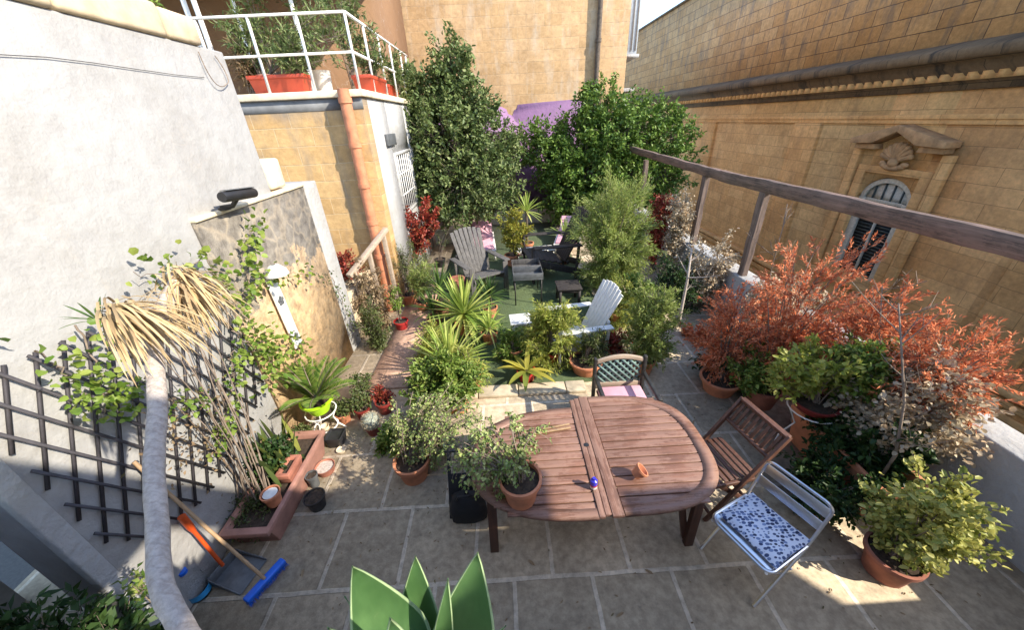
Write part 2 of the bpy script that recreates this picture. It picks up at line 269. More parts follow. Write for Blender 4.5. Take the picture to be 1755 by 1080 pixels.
# ------------------------------------------------------------------ mesh builder
Z = np.array([0., 0., 1.])
def nrm(a): return a/(np.linalg.norm(a, axis=-1, keepdims=True)+1e-9)
class MB:
    def __init__(s, T=None): s.v = []; s.f = []; s.n = 0; s.T = T
    def add(s, V, F):
        V = np.asarray(V, float)
        if s.T is not None: V = V@s.T[0].T+s.T[1]
        s.v.append(V)
        by = {}
        for f in F: by.setdefault(len(f), []).append(f)
        for k, fs in by.items(): s.f.append(np.asarray(fs, int)+s.n)
        s.n += len(V)
    def box(s, a, b):
        x0, y0, z0 = a; x1, y1, z1 = b
        s.add([(x0, y0, z0), (x1, y0, z0), (x1, y1, z0), (x0, y1, z0), (x0, y0, z1), (x1, y0, z1), (x1, y1, z1), (x0, y1, z1)],
              [(0, 3, 2, 1), (4, 5, 6, 7), (0, 1, 5, 4), (1, 2, 6, 5), (2, 3, 7, 6), (3, 0, 4, 7)])
    def bar(s, p, q, wd, h, up=(0, 0, 1)):
        p = np.asarray(p, float); q = np.asarray(q, float); d = nrm(q-p); up = np.asarray(up, float)
        sd = np.cross(d, up)
        if np.linalg.norm(sd) < 1e-4: sd = np.cross(d, (1, 0, 0))
        sd = nrm(sd); u = np.cross(sd, d)
        V = [c+sd*i*wd/2+u*j*h/2 for c in (p, q) for i, j in ((-1, -1), (1, -1), (1, 1), (-1, 1))]
        s.add(V, [(3, 2, 1, 0), (4, 5, 6, 7), (0, 1, 5, 4), (1, 2, 6, 5), (2, 3, 7, 6), (3, 0, 4, 7)])
    def tube(s, pts, r, n=8, cap=True):
        P = np.asarray(pts, float); K = len(P); r = np.broadcast_to(np.asarray(r, float), (K,))
        T = nrm(np.gradient(P, axis=0)); a = np.array([0, 0, 1.]) if abs(T[0, 2]) < .9 else np.array([1., 0, 0])
        V = []
        x = nrm(np.cross(T[0], a))
        for i in range(K):
            x = nrm(x-T[i]*(x@T[i])); y = np.cross(T[i], x)
            for k in range(n):
                an = 2*math.pi*k/n; V.append(P[i]+r[i]*(math.cos(an)*x+math.sin(an)*y))
        F = [(i*n+k, i*n+(k+1) % n, (i+1)*n+(k+1) % n, (i+1)*n+k) for i in range(K-1) for k in range(n)]
        if cap: F += [tuple(range(n))[::-1], tuple(range((K-1)*n, K*n))]
        s.add(V, F)
    def lathe(s, prof, c, n=28, ax=None, wob=0, sx=1, sy=1):
        V = []; K = len(prof); c = np.asarray(c, float)
        for (r, z) in prof:
            for k in range(n):
                a = 2*math.pi*k/n; rr = r*(1+wob*math.sin(3*a+z*5))
                V.append(c+np.array([rr*math.cos(a)*sx, rr*math.sin(a)*sy, z]))
        F = [(i*n+k, i*n+(k+1) % n, (i+1)*n+(k+1) % n, (i+1)*n+k) for i in range(K-1) for k in range(n)]
        s.add(V, F)
    def disc(s, c, r, n=24, wob=.0, sx=1, sy=1):
        c = np.asarray(c, float)
        V = [c+np.array([sx*r*math.cos(2*math.pi*k/n), sy*r*math.sin(2*math.pi*k/n), random.uniform(-wob, wob)]) for k in range(n)]+[c+np.array([0, 0, wob])]
        s.add(V, [(k, (k+1) % n, n) for k in range(n)])
    def prism(s, poly, vec):
        P = np.asarray(poly, float); n = len(P); vec = np.asarray(vec, float)
        s.add(np.vstack([P, P+vec]), [tuple(range(n))[::-1], tuple(range(n, 2*n))]+[(k, (k+1) % n, n+(k+1) % n, n+k) for k in range(n)])
    def ball(s, c, r, n=10):
        c = np.asarray(c, float); r = np.broadcast_to(np.asarray(r, float), (3,)); V = []
        for i in range(n+1):
            th = math.pi*i/n
            for k in range(2*n):
                ph = math.pi*k/n; V.append(c+r*np.array([math.sin(th)*math.cos(ph), math.sin(th)*math.sin(ph), math.cos(th)]))
        m_ = 2*n
        s.add(V, [(i*m_+k, (i+1)*m_+k, (i+1)*m_+(k+1) % m_, i*m_+(k+1) % m_) for i in range(n) for k in range(m_)])
    # many leaves at once
    def leaves(s, P, D, Ln, W, fold=.2, oval=False, up=.7, bend=.15):
        P = np.asarray(P, float); n = len(P)
        if n == 0: return
        D = nrm(np.asarray(D, float)); U = Z+up*rng.normal(size=(n, 3))
        S = nrm(np.cross(D, U)); Nn = np.cross(S, D)
        Ln = np.broadcast_to(np.asarray(Ln, float), (n,))[:, None]; W = np.broadcast_to(np.asarray(W, float), (n,))[:, None]
        tip = P+D*Ln-Nn*bend*Ln
        if oval:
            l1 = P+D*Ln*.28+S*W*.45+Nn*fold*W; l2 = P+D*Ln*.72+S*W*.42+Nn*(fold*W-bend*Ln*.5)
            r1 = P+D*Ln*.28-S*W*.45+Nn*fold*W; r2 = P+D*Ln*.72-S*W*.42+Nn*(fold*W-bend*Ln*.5)
            V = np.stack([P, l1, l2, tip, r2, r1], 1).reshape(-1, 3); b_ = np.arange(n)[:, None]*6
            F = np.concatenate([b_+[0, 1, 2, 3], b_+[0, 3, 4, 5]])
        else:
            l = P+D*Ln*.45+S*W*.5+Nn*fold*W; r = P+D*Ln*.45-S*W*.5+Nn*fold*W
            V = np.stack([P, l, tip, r], 1).reshape(-1, 3); F = np.arange(n)[:, None]*4+[0, 1, 2, 3]
        if s.T is not None: V = V@s.T[0].T+s.T[1]
        s.v.append(V); s.f.append(F+s.n); s.n += len(V)
    def strap(s, base, d, Ln, W, droop=.6, n=7, fold=.25, taper=.8, basew=.55, twist=0):
        p = np.asarray(base, float); d = nrm(np.asarray(d, float)); V = []
        sd = np.cross(d, Z)
        sd = nrm(sd) if np.linalg.norm(sd) > 1e-3 else np.array([1., 0, 0])
        for k in range(n+1):
            t_ = k/n; dk = nrm(d-Z*droop*t_**1.4); up = np.cross(sd, dk)
            wv = W/2*min(1, basew+t_*3*(1-basew))*max(.02, (1-t_**3))**taper if k < n else W*.01
            V += [p+sd*wv+up*fold*wv, p, p-sd*wv+up*fold*wv]; p = p+dk*Ln/n
        F = []
        for k in range(n):
            a = 3*k; F += [(a, a+3, a+4, a+1), (a+1, a+4, a+5, a+2)]
        s.add(V, F)
    def build(s, name, mat, parent=None, bev=0, smooth=False):
        V = np.concatenate(s.v); off = np.zeros(3)
        if parent is not None: off = np.array(parent['_loc'])
        me = bpy.data.meshes.new(name); V = V-off
        me.vertices.add(len(V)); me.vertices.foreach_set('co', V.astype(np.float32).ravel())
        sizes = np.concatenate([np.full(len(f), f.shape[1]) for f in s.f]); loops = np.concatenate([f.ravel() for f in s.f])
        me.loops.add(len(loops)); me.loops.foreach_set('vertex_index', loops.astype(np.int32))
        me.polygons.add(len(sizes)); me.polygons.foreach_set('loop_start', (np.cumsum(sizes)-sizes).astype(np.int32))
        me.update(calc_edges=True); me.validate()
        if smooth:
            me.polygons.foreach_set('use_smooth', np.ones(len(me.polygons), bool)); me.set_sharp_from_angle(angle=.7)
        me.materials.append(mat); o = bpy.data.objects.new(name, me); col.objects.link(o)
        if parent is not None: o.parent = parent
        if parent is not None and parent.type == 'MESH': pass
        o['_loc'] = [float(x) for x in off]
        if bev:
            bm_ = o.modifiers.new('bevel', 'BEVEL'); bm_.width = bev; bm_.segments = 2; bm_.limit_method = 'ANGLE'
        return o
def thing(name, label, cat, loc, group=None):
    o = bpy.data.objects.new(name, None); col.objects.link(o); o.location = [float(x) for x in loc]; o.empty_display_size = .1
    o['_loc'] = [float(x) for x in loc]; o['label'] = label; o['category'] = cat
    if group: o['group'] = group
    return o
def tag(o, label, cat, group=None):
    o['label'] = label; o['category'] = cat
    if group: o['group'] = group
    return o
def struct(o, kind='structure'): o['kind'] = kind; return o
def frame_at(loc, ang):
    c, s_ = math.cos(ang), math.sin(ang); return (np.array([[c, -s_, 0], [s_, c, 0], [0, 0, 1.]]), np.asarray(loc, float))

# ------------------------------------------------------------------ vegetation
def bez(a, c, b, K): t_ = np.linspace(0, 1, K)[:, None]; return (1-t_)**2*a+2*t_*(1-t_)*c+t_**2*b
def shrub(F, S, base, cen, rad, nst=14, ntw=8, nl=14, tl=.3, Ln=.05, W=.02, r0=.012, t0=.35, oval=False, droop=0., upb=.3, jit=.02, shell=.5, out=.6, lat=.9, up=.7, conic=0, minr=.002):
    base = np.asarray(base, float); cen = np.asarray(cen, float); rad = np.asarray(rad, float)*np.ones(3)
    for i in range(nst):
        u = nrm(rng.normal(size=3))*(shell+(1-shell)*rng.random())
        if conic: u[:2] *= max(.15, 1-conic*(u[2]+1)/2)
        tgt = cen+rad*u
        mid = base*.5+tgt*.5+np.array([0, 0, .25*abs(tgt[2]-base[2])])+rng.normal(size=3)*rad*.15; mid[:2] = mid[:2]*.6+base[:2]*.4
        pts = bez(base+rng.normal(size=3)*[.02, .02, 0], mid, tgt, 7)
        if S is not None: S.tube(pts, np.linspace(r0, minr, 7), 5, False)
        tt = t0+(1-t0)*rng.random(ntw)**.8
        for t_ in tt:
            k = min(5.999, t_*6); a = int(k); p = pts[a]+(pts[a+1]-pts[a])*(k-a)
            tan = nrm(pts[a+1]-pts[a]); ro = nrm((p-cen)/rad)
            d = nrm(tan*.5+ro*out+rng.normal(size=3)*.6+Z*upb); ln = tl*(.5+rng.random()*.7)
            q = p+d*ln-Z*droop*ln; cmid = p+d*ln*.55
            tw = bez(p, cmid, q, 5)
            if S is not None and minr > 0: S.tube(tw, np.linspace(minr*1.3, minr*.6, 5), 3, False)
            tk = rng.random(nl); kk = np.minimum(3.999, tk*4); ai = kk.astype(int)
            pp = tw[ai]+(tw[ai+1]-tw[ai])*(kk-ai)[:, None]+rng.normal(size=(nl, 3))*jit
            dd = nrm(tw[ai+1]-tw[ai])+rng.normal(size=(nl, 3))*lat-Z*droop*.3
            F.leaves(pp, dd, Ln*(.6+.7*rng.random(nl)), W*(.7+.5*rng.random(nl)), oval=oval, up=up)
def rosette(F, c, n, Ln, W, el0=10, el1=80, droop=.7, nseg=7, fold=.25, taper=.8, var=.25, basew=.55, r=.02):
    for i in range(n):
        az = i*2.39996+rng.normal()*.25; f = (i+.5)/n; el = math.radians(el0+(el1-el0)*f+rng.normal()*6)
        d = np.array([math.cos(az)*math.cos(el), math.sin(az)*math.cos(el), math.sin(el)])
        F.strap(np.asarray(c)+np.array([d[0]*r, d[1]*r, 0]), d, Ln*(1-var/2+var*rng.random()), W*(.85+.3*rng.random()), droop*(1.1-f*.8)*(.7+.6*rng.random()), nseg, fold, taper, basew)
def frond(F, S, base, d, Ln, nlf=26, lw=.012, ll=.14, droop=.6):
    p = np.asarray(base, float); d = nrm(np.asarray(d, float)); n = 12; pts = [p]
    for k in range(n): dk = nrm(d-Z*droop*(k/n)**1.3); p = p+dk*Ln/n; pts.append(p)
    pts = np.array(pts); S.tube(pts, np.linspace(.008, .003, n+1), 4, False)
    for sgn in (-1, 1):
        tk = np.linspace(.12, .98, nlf); kk = tk*(n-.001); ai = kk.astype(int); pp = pts[ai]+(pts[ai+1]-pts[ai])*(kk-ai)[:, None]
        tan = nrm(pts[ai+1]-pts[ai]); sd = nrm(np.cross(tan, Z)); dd = tan*.55+sgn*sd+Z*.25
        F.leaves(pp, dd, ll*np.sin(np.pi*np.clip(tk*.85+.12, 0, 1))+.02, lw, up=.1, bend=.1)
def pot_profile(r, h, rim=.12, taper=.75):
    return [(0, 0), (r*taper, 0), (r*(taper+.8*(1-taper)), h*(1-rim*1.6)), (r*.97, h*(1-rim*1.5)), (r*1.06, h*(1-rim*1.4)), (r*1.08, h), (r*.95, h), (r*.92, h*.86)]
def add_pot(root, c, r, h, mat, taper=.75, rim=.12, soil=True, name='pot', n=28):
    P = MB(); P.lathe(pot_profile(r, h, rim, taper), c, n, wob=.006); P.build(name, mat, root, smooth=True)
    if soil:
        s = MB(); s.disc(np.asarray(c)+[0, 0, h*.88], r*.95, 24, .012); s.build('soil', M['soil'], root)
def potted(label, cat, c, r, h, mat, kind, leafmat, name='potted_plant', taper=.75, group=None, stem='twig', **k):
    c = np.asarray(c, float); root = thing(name, label, cat, c, group); add_pot(root, c, r, h, mat, taper)
    top = c+[0, 0, h*.88]; F = MB(); S = MB()
    if kind == 'shrub':
        cen = k.pop('cen'); rad = k.pop('rad'); shrub(F, S, top, cen, rad, **k); S.build('stem', M[stem], root)
    elif kind == 'rosette': rosette(F, top+[0, 0, k.pop('trunk', 0)], **k)
    F.build('foliage', leafmat, root); return root

# ================================================================== SETTING
XW = -2.55
def sheet(name, x0, y0, x1, y1, z, mat):
    b_ = MB(); b_.box((x0, y0, z-.12), (x1, y1, z)); return struct(b_.build(name, mat))
sheet('street', -60, -60, 80, 120, -6.0, M['asphalt'])
sheet('terrace_floor', XW-1.6, .2, 3.8, 14.0, 0, M['paving'])
b_ = MB(); b_.box((-1.42, 3.86, .0), (1.75, 12.4, .016)); struct(b_.build('turf', M['turf']))
b_ = MB(); b_.box((-2.0, 3.95, .0), (-1.425, 7.6, .03)); struct(b_.build('path', M['path']), 'structure')
b_ = MB()
x = -1.0
while x < .95:
    w_ = .5+random.random()*.2; b_.box((x, 3.64, .004), (min(x+w_-.012, .98), 3.85, .05)); x += w_
struct(b_.build('kerb', M['kerb'], bev=.008))

# --- white plastered wall on the left
root = thing('white_wall', 'tall white plastered wall with ochre stone coping, behind the trellis and the security camera', 'wall', (XW, 1.3, 0))
b_ = MB(); b_.box((XW-.45, 1.32, 0), (XW, 4.3, 3.88))
b_.build('wall', M['white_plaster'], root, bev=.015)
b_ = MB(); y = -.2
while y < 4.1:
    l_ = .7+random.random()*.3; y2 = min(y+l_, 4.02); b_.box((XW-.5, y, 3.88), (XW+.03, y2-.008, 4.09+random.uniform(-.015, .015))); y = y2+.001 if y2 < 4.0 else 9
b_.build('coping', M['coping'], root, bev=.03)
b_ = MB(); b_.box((XW-.02, 1.22, 0), (XW+.035, 1.318, 3.86)); b_.build('edge_trim', M['white_paint'], root, bev=.008)
b_ = MB(); b_.box((XW-.4, 4.302, 2.62), (XW+.02, 4.62, 2.93)); b_.build('step_block', M['cream'], root, bev=.03)
# lower stone wall, same line
root = thing('stone_wall', 'unplastered weathered stone wall with white painted end strip, below the security camera', 'wall', (XW, 4, 0))
b_ = MB(); b_.box((XW, 3.06, 0), (XW+.03, 4.95, 2.56)); b_.box((XW-.4, 4.302, 0), (XW-.002, 4.95, 2.56)); b_.build('wall', M['rubble'], root)
b_ = MB(); b_.box((XW-.4, 4.952, 0), (XW+.045, 5.3, 2.585)); b_.build('end_strip', M['white_paint'], root, bev=.015)
b_ = MB(); b_.box((XW-.42, 3.06, 2.562), (XW+.05, 4.95, 2.6)); b_.build('capping', M['cream'], root, bev=.01)
# recess left of the wall end
b_ = MB(); b_.box((XW-1.6, -2, 0), (XW-1.4, 1.6, 4.5)); tag(b_.build('recess_wall', M['grey_band'], bev=.01), 'dark grey wall at the back of the recess beside the white wall end', 'wall')

# --- stone house behind
HX = -2.03; HY = 6.5
root = thing('stone_house', 'low ochre stone house with terracotta drain pipe, white painted side wall and flat planted roof', 'house', (-3.5, HY, 0))
b_ = MB(); b_.box((-7.5, HY, -.1), (HX, HY+.25, 3.6)); b_.build('wall', M['limestone_house'], root, bev=.01)
b_ = MB()
y0, y1, z0, z1 = 7.75, 9.15, 1.5, 2.72
for q in (((HX-.25, HY+.252, -.1), (HX-.002, y0, 3.6)), ((HX-.25, y1, -.1), (HX-.002, 10.4, 3.6)), ((HX-.25, y0, -.1), (HX-.002, y1, z0)), ((HX-.25, y0, z1), (HX-.002, y1, 3.6))): b_.box(*q)
b_.build('side_wall', M['white_paint'], root)
b_ = MB(); b_.box((-7.5, HY-.006, 3.44), (HX, HY-.001, 3.598)); b_.build('waterproof_band', M['grey_band'], root)
b_ = MB(); b_.box((-7.5, HY-.05, 3.602), (HX+.05, HY+.4, 3.7)); b_.box((HX-.35, HY+.4, 3.602), (HX+.05, 10.4, 3.7)); b_.build('coping', M['cream'], root, bev=.015)
b_ = MB(); b_.box((-7.5, HY+.4, 3.5), (HX-.35, 10.4, 3.66)); b_.build('roof', M['coping'], root)
b_ = MB(); b_.box((HX, 7.35, 2.86), (HX+.05, 7.95, 3.06)); b_.build('vent_box', M['grey_plastic'], root, bev=.01)
p0 = PY(589, 158, HY-.1); p1 = PY(645, 410, HY-.1)
pp = np.array([p0+(p1-p0)*t_ for t_ in np.linspace(-.02, 1.7, 12)]); pp[:, 1] = HY-.11
b_ = MB(); b_.tube(pp, .085, 12)
pipe = b_.build('drain_pipe', M['terracotta'], root, smooth=True)
for t_ in np.linspace(0, 1, 7):
    q = pp[0]+(pp[-1]-pp[0])*(t_*.95+.03); b_ = MB(); b_.tube([q, q-[0, 0, .07]], .1, 12); b_.build('pipe_collar', M['terracotta'], pipe, smooth=True)
win = MB()
for (a, b2) in (((HX-.1, y0, z0), (HX+.03, y0+.06, z1)), ((HX-.1, y1-.06, z0), (HX+.03, y1, z1)), ((HX-.1, y0+.06, z0), (HX+.03, y1-.06, z0+.06)), ((HX-.1, y0+.06, z1-.06), (HX+.03, y1-.06, z1))): win.box(a, b2)
wf = win.build('window', M['white_paint'], root)
b_ = MB(); b_.box((HX-.09, y0+.06, z0+.06), (HX-.08, y1-.06, z1-.06)); b_.build('pane', M['glass_dark'], wf)
b_ = MB()
for i in range(1, 8): yy = y0+(y1-y0)*i/8; b_.tube([(HX+.015, yy, z0+.05), (HX+.015, yy, z1-.05)], .012, 6)
for i in (1, 2): zz = z0+(z1-z0)*i/3; b_.tube([(HX+.017, y0+.05, zz), (HX+.017, y1-.05, zz)], .013, 6)
b_.build('security_bars', M['white_metal'], wf)
# railing on the roof
root = thing('roof_railing', 'white painted metal railing around the planted roof of the stone house', 'railing', (HX, HY, 3.7))
b_ = MB(); yf = HY+.02
for x in (-6.4, -5.6, -4.85, -4.1, -3.38, -2.7, HX): b_ = MB(); b_.bar((x, yf, 3.7), (x, yf, 4.62), .03, .03, (0, 1, 0)); b_.build('post', M['white_metal'], root)
for y in (7.3, 8.1, 8.9, 9.8, 10.35): b_ = MB(); b_.bar((HX, y, 3.7), (HX, y, 4.62), .03, .03, (0, 1, 0)); b_.build('post', M['white_metal'], root)
b_ = MB()
for z in (4.16, 4.62): b_ = MB(); b_.bar((-6.6, yf, z), (HX, yf, z), .035, .03); b_.bar((HX, yf, z), (HX, 10.5, z), .035, .03); b_.build('rail', M['white_metal'], root)
# pergola poles and roof
root = thing('roof_pergola', 'white poles of a pergola standing on the roof of the stone house', 'pergola', (-4, 8, 3.66))
for (px, y) in ((345, 7.0), (362, 6.9), (425, 8.2), (520, 8.2)):
    q = PY(px, 85, y); b_ = MB(); b_.tube([(q[0], y, 3.66), (q[0], y, 6.2)], .035, 8); b_.build('pole', M['white_metal'], root, smooth=True)
b_ = MB(); b_.box((-9, 6.7, 6.2), (-2.1, 10.4, 6.3)); b_.build('canopy', M['white_metal'], root)
b_ = MB(); b_.box((-14, 10.45, -.1), (-2.62, 13.9, 8)); tag(b_.build('shaded_building', M['shade_brown_wall']), 'plastered upper building behind the roof plants, shade painted in as dark brown', 'building')
# --- back wall
BX1 = 4.3
root = thing('back_building', 'tall sunlit limestone building painted purple at its foot, closing the terrace', 'building', (1, 14, 0))
b_ = MB(); b_.box((-6, 14, -6), (BX1, 20, 10)); b_.build('wall', M['limestone_back'], root, bev=.02)
poly = [(-3.0, 0), (3.35, 0), (3.35, 3.66), (3.0, 3.7), (1.6, 3.66), (.75, 3.62), (.7, 3.5), (.62, 3.46), (.56, 3.3), (.42, 3.36), (.36, 3.5), (.2, 3.58), (-1, 3.66), (-3.0, 3.7)]
b_ = MB(); b_.prism([(x, 13.99, z) for x, z in poly], (0, .008, 0)); b_.build('purple_paint', M['purple'], root)
b_ = MB(); b_.tube([(3.33, 13.9, 0), (3.33, 13.9, 9.5)], .075, 12); dp = b_.build('drain_pipe', M['bark'], root, smooth=True)
for z in (1, 3.2, 5.2, 7.5): b_ = MB(); b_.tube([(3.33, 13.9, z), (3.33, 13.9, z+.1)], .095, 12); b_.build('pipe_collar', M['bark'], dp, smooth=True)
# stone bed along its foot
root = thing('stone_bed', 'raised pale stone planting bed along the foot of the purple wall', 'planter', (.8, 13, 0))
b_ = MB(); b_.box((-2.02, 12.5, 0), (3.78, 12.75, .42)); b_.box((-2.02, 12.75, 0), (3.78, 13.97, .3)); b_.build('wall', M['kerb'], root, bev=.02)
b_ = MB(); b_.box((-2.0, 12.75, .3), (3.76, 13.97, .34)); b_.build('soil', M['soil'], root)
# far enclosed balcony and flats
root = thing('far_building', 'distant building with grey panelled balcony, glimpsed between the two limestone walls', 'building', (5.6, 17, 0))
b_ = MB(); b_.box((4.4, 21, -6), (6.4, 25, 6.5)); b_.build('wall', M['limestone_top'], root)
b_ = MB(); b_.box((4.45, 15.2, 5.0), (5.0, 17, 9)); e_ = b_.build('balcony', M['panel_grey'], root, bev=.02)
b_ = MB()
for i in range(4): b_.box((4.5+i*.14, 15.17, 5.1), (4.53+i*.14, 15.198, 9))
b_.box((4.42, 15.15, 4.9), (5.08, 17, 4.998)); b_.build('trim', M['white_paint'], e_)
b_ = MB(); b_.box((4.45, 15.6, 2.6), (5.0, 17, 3.9)); b_.box((4.4, 15.5, 3.9), (5.15, 17, 4.02)); e_ = b_.build('bay_window', M['white_paint'], root, bev=.02)
b_ = MB(); b_.box((4.55, 15.585, 3.15), (4.9, 15.597, 3.7)); b_.build('pane', M['panel_grey'], e_)
# --- parapet
b_ = MB(); b_.box((3.8, .2, -6), (4.12, 14.0, .78)); tag(b_.build('parapet', M['white_paint'], bev=.02), 'low white parapet along the street side of the terrace, below the wooden frame', 'wall')
# wooden frame with posts
root = thing('timber_pergola', 'weathered brown timber beam carried on posts along the street parapet', 'wooden frame', (3.9, 6, .78))
def rough_bar(b1, p, q, w_, h_, seg, jit, up=(0, 0, 1)):
    p, q = np.asarray(p, float), np.asarray(q, float); d = nrm(q-p); sd = nrm(np.cross(d, up)); u = np.cross(sd, d); V = []; c_ = .18; rj = np.random.default_rng(int(abs(p[1])*100)+5)
    cs = [(-1+c_, -1), (1-c_, -1), (1, -1+c_), (1, 1-c_), (1-c_, 1), (-1+c_, 1), (-1, 1-c_), (-1, -1+c_)]
    for k in range(seg+1):
        o = p+(q-p)*k/seg+sd*rj.normal()*jit+u*rj.normal()*jit; g = 1+rj.normal()*.03; V += [o+sd*x*w_/2*g+u*y*h_/2*g+rj.normal(size=3)*jit*.4 for x, y in cs]
    b1.add(V, [(k*8+i, k*8+(i+1) % 8, (k+1)*8+(i+1) % 8, (k+1)*8+i) for k in range(seg) for i in range(8)]+[tuple(range(8))[::-1], tuple(range(seg*8, seg*8+8))])
b_ = MB(); rough_bar(b_, (3.9, 1.4, 2.19), (3.9, 6.6, 2.165), .1, .17, 22, .004); b_.build('beam', M['wood_beam'], root, smooth=True)
b_ = MB(); rough_bar(b_, (3.9, 6.603, 2.165), (3.9, 12.8, 2.3), .1, .155, 24, .004); b_.build('beam', M['wood_beam'], root, smooth=True)
for y in (1.5, 5.4, 7.1, 10.2, 12.3):
    b_ = MB(); rough_bar(b_, (3.9, y, .2), (3.9, y, 2.09), .1, .13, 10, .004, (0, 1, 0)); b_.build('post', M['wood_post'], root, smooth=True)

# --- palazzo across the street
RX = 8.0
PT = (np.eye(3)*1.5, np.array([0, 0, -1.6]))
root = thing('palazzo', 'large shaded honey limestone palazzo with weathered cornice and pedimented window across the street', 'building', (RX*1.5, 12, -6))
OY0, OY1, OZ0, OZS, OZT = 6.95, 8.1, -.3, 1.35, 1.8
b_ = MB(PT)
b_.box((RX, OY1, -6), (RX+.6, 27, 3.3)); b_.box((RX, -6, -6), (RX+.6, OY0, 3.3)); b_.box((RX, OY0, -6), (RX+.6, OY1, OZ0))
cy = (OY0+OY1)/2; ah = (OY1-OY0)/2
poly = [(RX, OY0, OZS)]+[(RX, cy-ah*math.cos(a), OZS+(OZT-OZS)*math.sin(a)) for a in np.linspace(.0, math.pi, 15)]+[(RX, OY1, 3.3), (RX, OY0, 3.3)]
b_.prism(poly[1:], (.6, 0, 0)); b_.build('wall', M['limestone_right'], root)
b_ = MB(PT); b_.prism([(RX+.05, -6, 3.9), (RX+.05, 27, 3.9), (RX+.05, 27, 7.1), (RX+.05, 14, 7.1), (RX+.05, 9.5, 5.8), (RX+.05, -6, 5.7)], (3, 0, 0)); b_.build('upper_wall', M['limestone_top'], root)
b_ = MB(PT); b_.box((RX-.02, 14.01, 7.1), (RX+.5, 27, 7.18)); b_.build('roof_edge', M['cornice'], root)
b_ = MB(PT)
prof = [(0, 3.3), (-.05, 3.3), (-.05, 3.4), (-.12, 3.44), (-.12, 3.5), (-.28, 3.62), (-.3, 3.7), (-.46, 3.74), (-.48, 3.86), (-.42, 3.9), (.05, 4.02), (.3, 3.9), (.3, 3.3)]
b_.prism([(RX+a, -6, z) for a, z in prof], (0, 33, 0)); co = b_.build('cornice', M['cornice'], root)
b_ = MB(PT); comb = []
for k in range(110): y = k*.21; comb += [(RX-.125, y, 3.44), (RX-.22, y, 3.44), (RX-.22, y+.1, 3.44), (RX-.125, y+.1, 3.44)]
comb += [(RX-.1, 110*.21, 3.44), (RX-.1, 0, 3.44)]
b_.prism(comb, (0, 0, .11)); b_.build('dentils', M['limestone_right'], co)
b_ = MB(PT); b_.box((RX-.06, -6, 2.86), (RX-.002, 27, 2.94)); b_.box((RX-.035, -6, 2.78), (RX-.0025, 27, 2.858)); b_.build('string_course', M['limestone_right'], root, bev=.01)
for y in (10.0, 14.8, 20., 4.6):
    b_ = MB(PT); b_.box((RX-.09, y-.3, -1.0), (RX-.003, y+.45, 2.778)); b_.build('pilaster', M['limestone_right'], root, bev=.01)
    b_ = MB(PT); b_.box((RX-.05, y+.47, -1.0), (RX-.003, y+.62, 2.777)); b_.build('pilaster', M['limestone_right'], root, bev=.01)
b_ = MB(PT)
for z, h, d in ((-1.0, .1, .16), (-1.18, .12, .1), (-1.5, .28, .06)): b_.box((RX-d, -6, z-h/2), (RX-.0035, 27, z+h/2))
b_.build('base_moulding', M['limestone_right'], root, bev=.02)
# window
wd = MB(PT)
for y in (OY0-.2, OY1): wd.box((RX-.06, y, OZ0-.1), (RX+.0-.004, y+.2, 2.0))
wd.box((RX-.06, OY0, 1.86), (RX-.004, OY1, 2.0))
for y in (OY0-.42, OY1+.24): wd.box((RX-.1, y, OZ0-.1), (RX-.0045, y+.18, 2.3))
wm = wd.build('window', M['limestone_right'], root, bev=.012)
b_ = MB(PT); b_.prism([(RX+.092, cy-ah*.9*math.cos(a), OZS+.0+(OZT-OZS)*.9*math.sin(a)) for a in np.linspace(0, math.pi, 15)], (.006, 0, 0)); b_.box((RX+.092, cy-ah*.9, OZS-.36), (RX+.098, cy+ah*.9, OZS-.062)); b_.build('fanlight', M['blind'], wm)
for y in (cy-.3, cy-.1, cy+.1, cy+.3): b_ = MB(PT); b_.box((RX+.06, y-.012, OZS-.36), (RX+.088, y+.012, OZT-.09)); b_.build('glazing_bar', M['shutter'], wm)
b_ = MB(PT); inner = [(RX+.1, OY0+.001, OZ0)]+[(RX+.1, cy-(ah-.001)*math.cos(a), OZS+(OZT-OZS-.002)*math.sin(a)) for a in np.linspace(0, math.pi, 15)]+[(RX+.1, OY1-.001, OZ0)]
b_.prism(inner, (.02, 0, 0)); b_.build('pane', M['glass_dark'], wm)
b_ = MB(PT)
poly = [(RX+.04, cy-ah*.98*math.cos(a), OZS+(OZT-OZS)*.97*math.sin(a)) for a in np.linspace(0, math.pi, 15)]+[(RX+.04, cy+ah*.82*math.cos(a), OZS-.02+(OZT-OZS)*.8*math.sin(a)) for a in np.linspace(0, math.pi, 15)]
b_.prism(poly, (.05, 0, 0))
for y in (OY0+.01, OY1-.17): b_.box((RX+.03, y, OZ0), (RX+.09, y+.16, OZS-.01))
b_.box((RX+.05, cy-.022, OZ0), (RX+.0895, cy+.022, OZS-.37))
b_.box((RX+.05, OY0+.17, OZS-.06), (RX+.088, OY1-.17, OZS)); b_.build('frame', M['blind'], wm, bev=.006)
b_ = MB(PT)
for k in range(17): b_.box((RX+.094, OY0+.18, OZ0+.04+k*.07), (RX+.099, cy-.02, OZ0+.075+k*.07)); b_.box((RX+.094, cy+.02, OZ0+.04+k*.07), (RX+.099, OY1-.18, OZ0+.075+k*.07))
b_.build('shutter', M['shutter'], wm)
b_ = MB(PT); b_.box((RX-.22, OY0-.35, OZ0-.22), (RX-.005, OY1+.35, OZ0-.101)); b_.build('sill', M['limestone_right'], wm, bev=.015)
b_ = MB(PT)
pz = 2.42
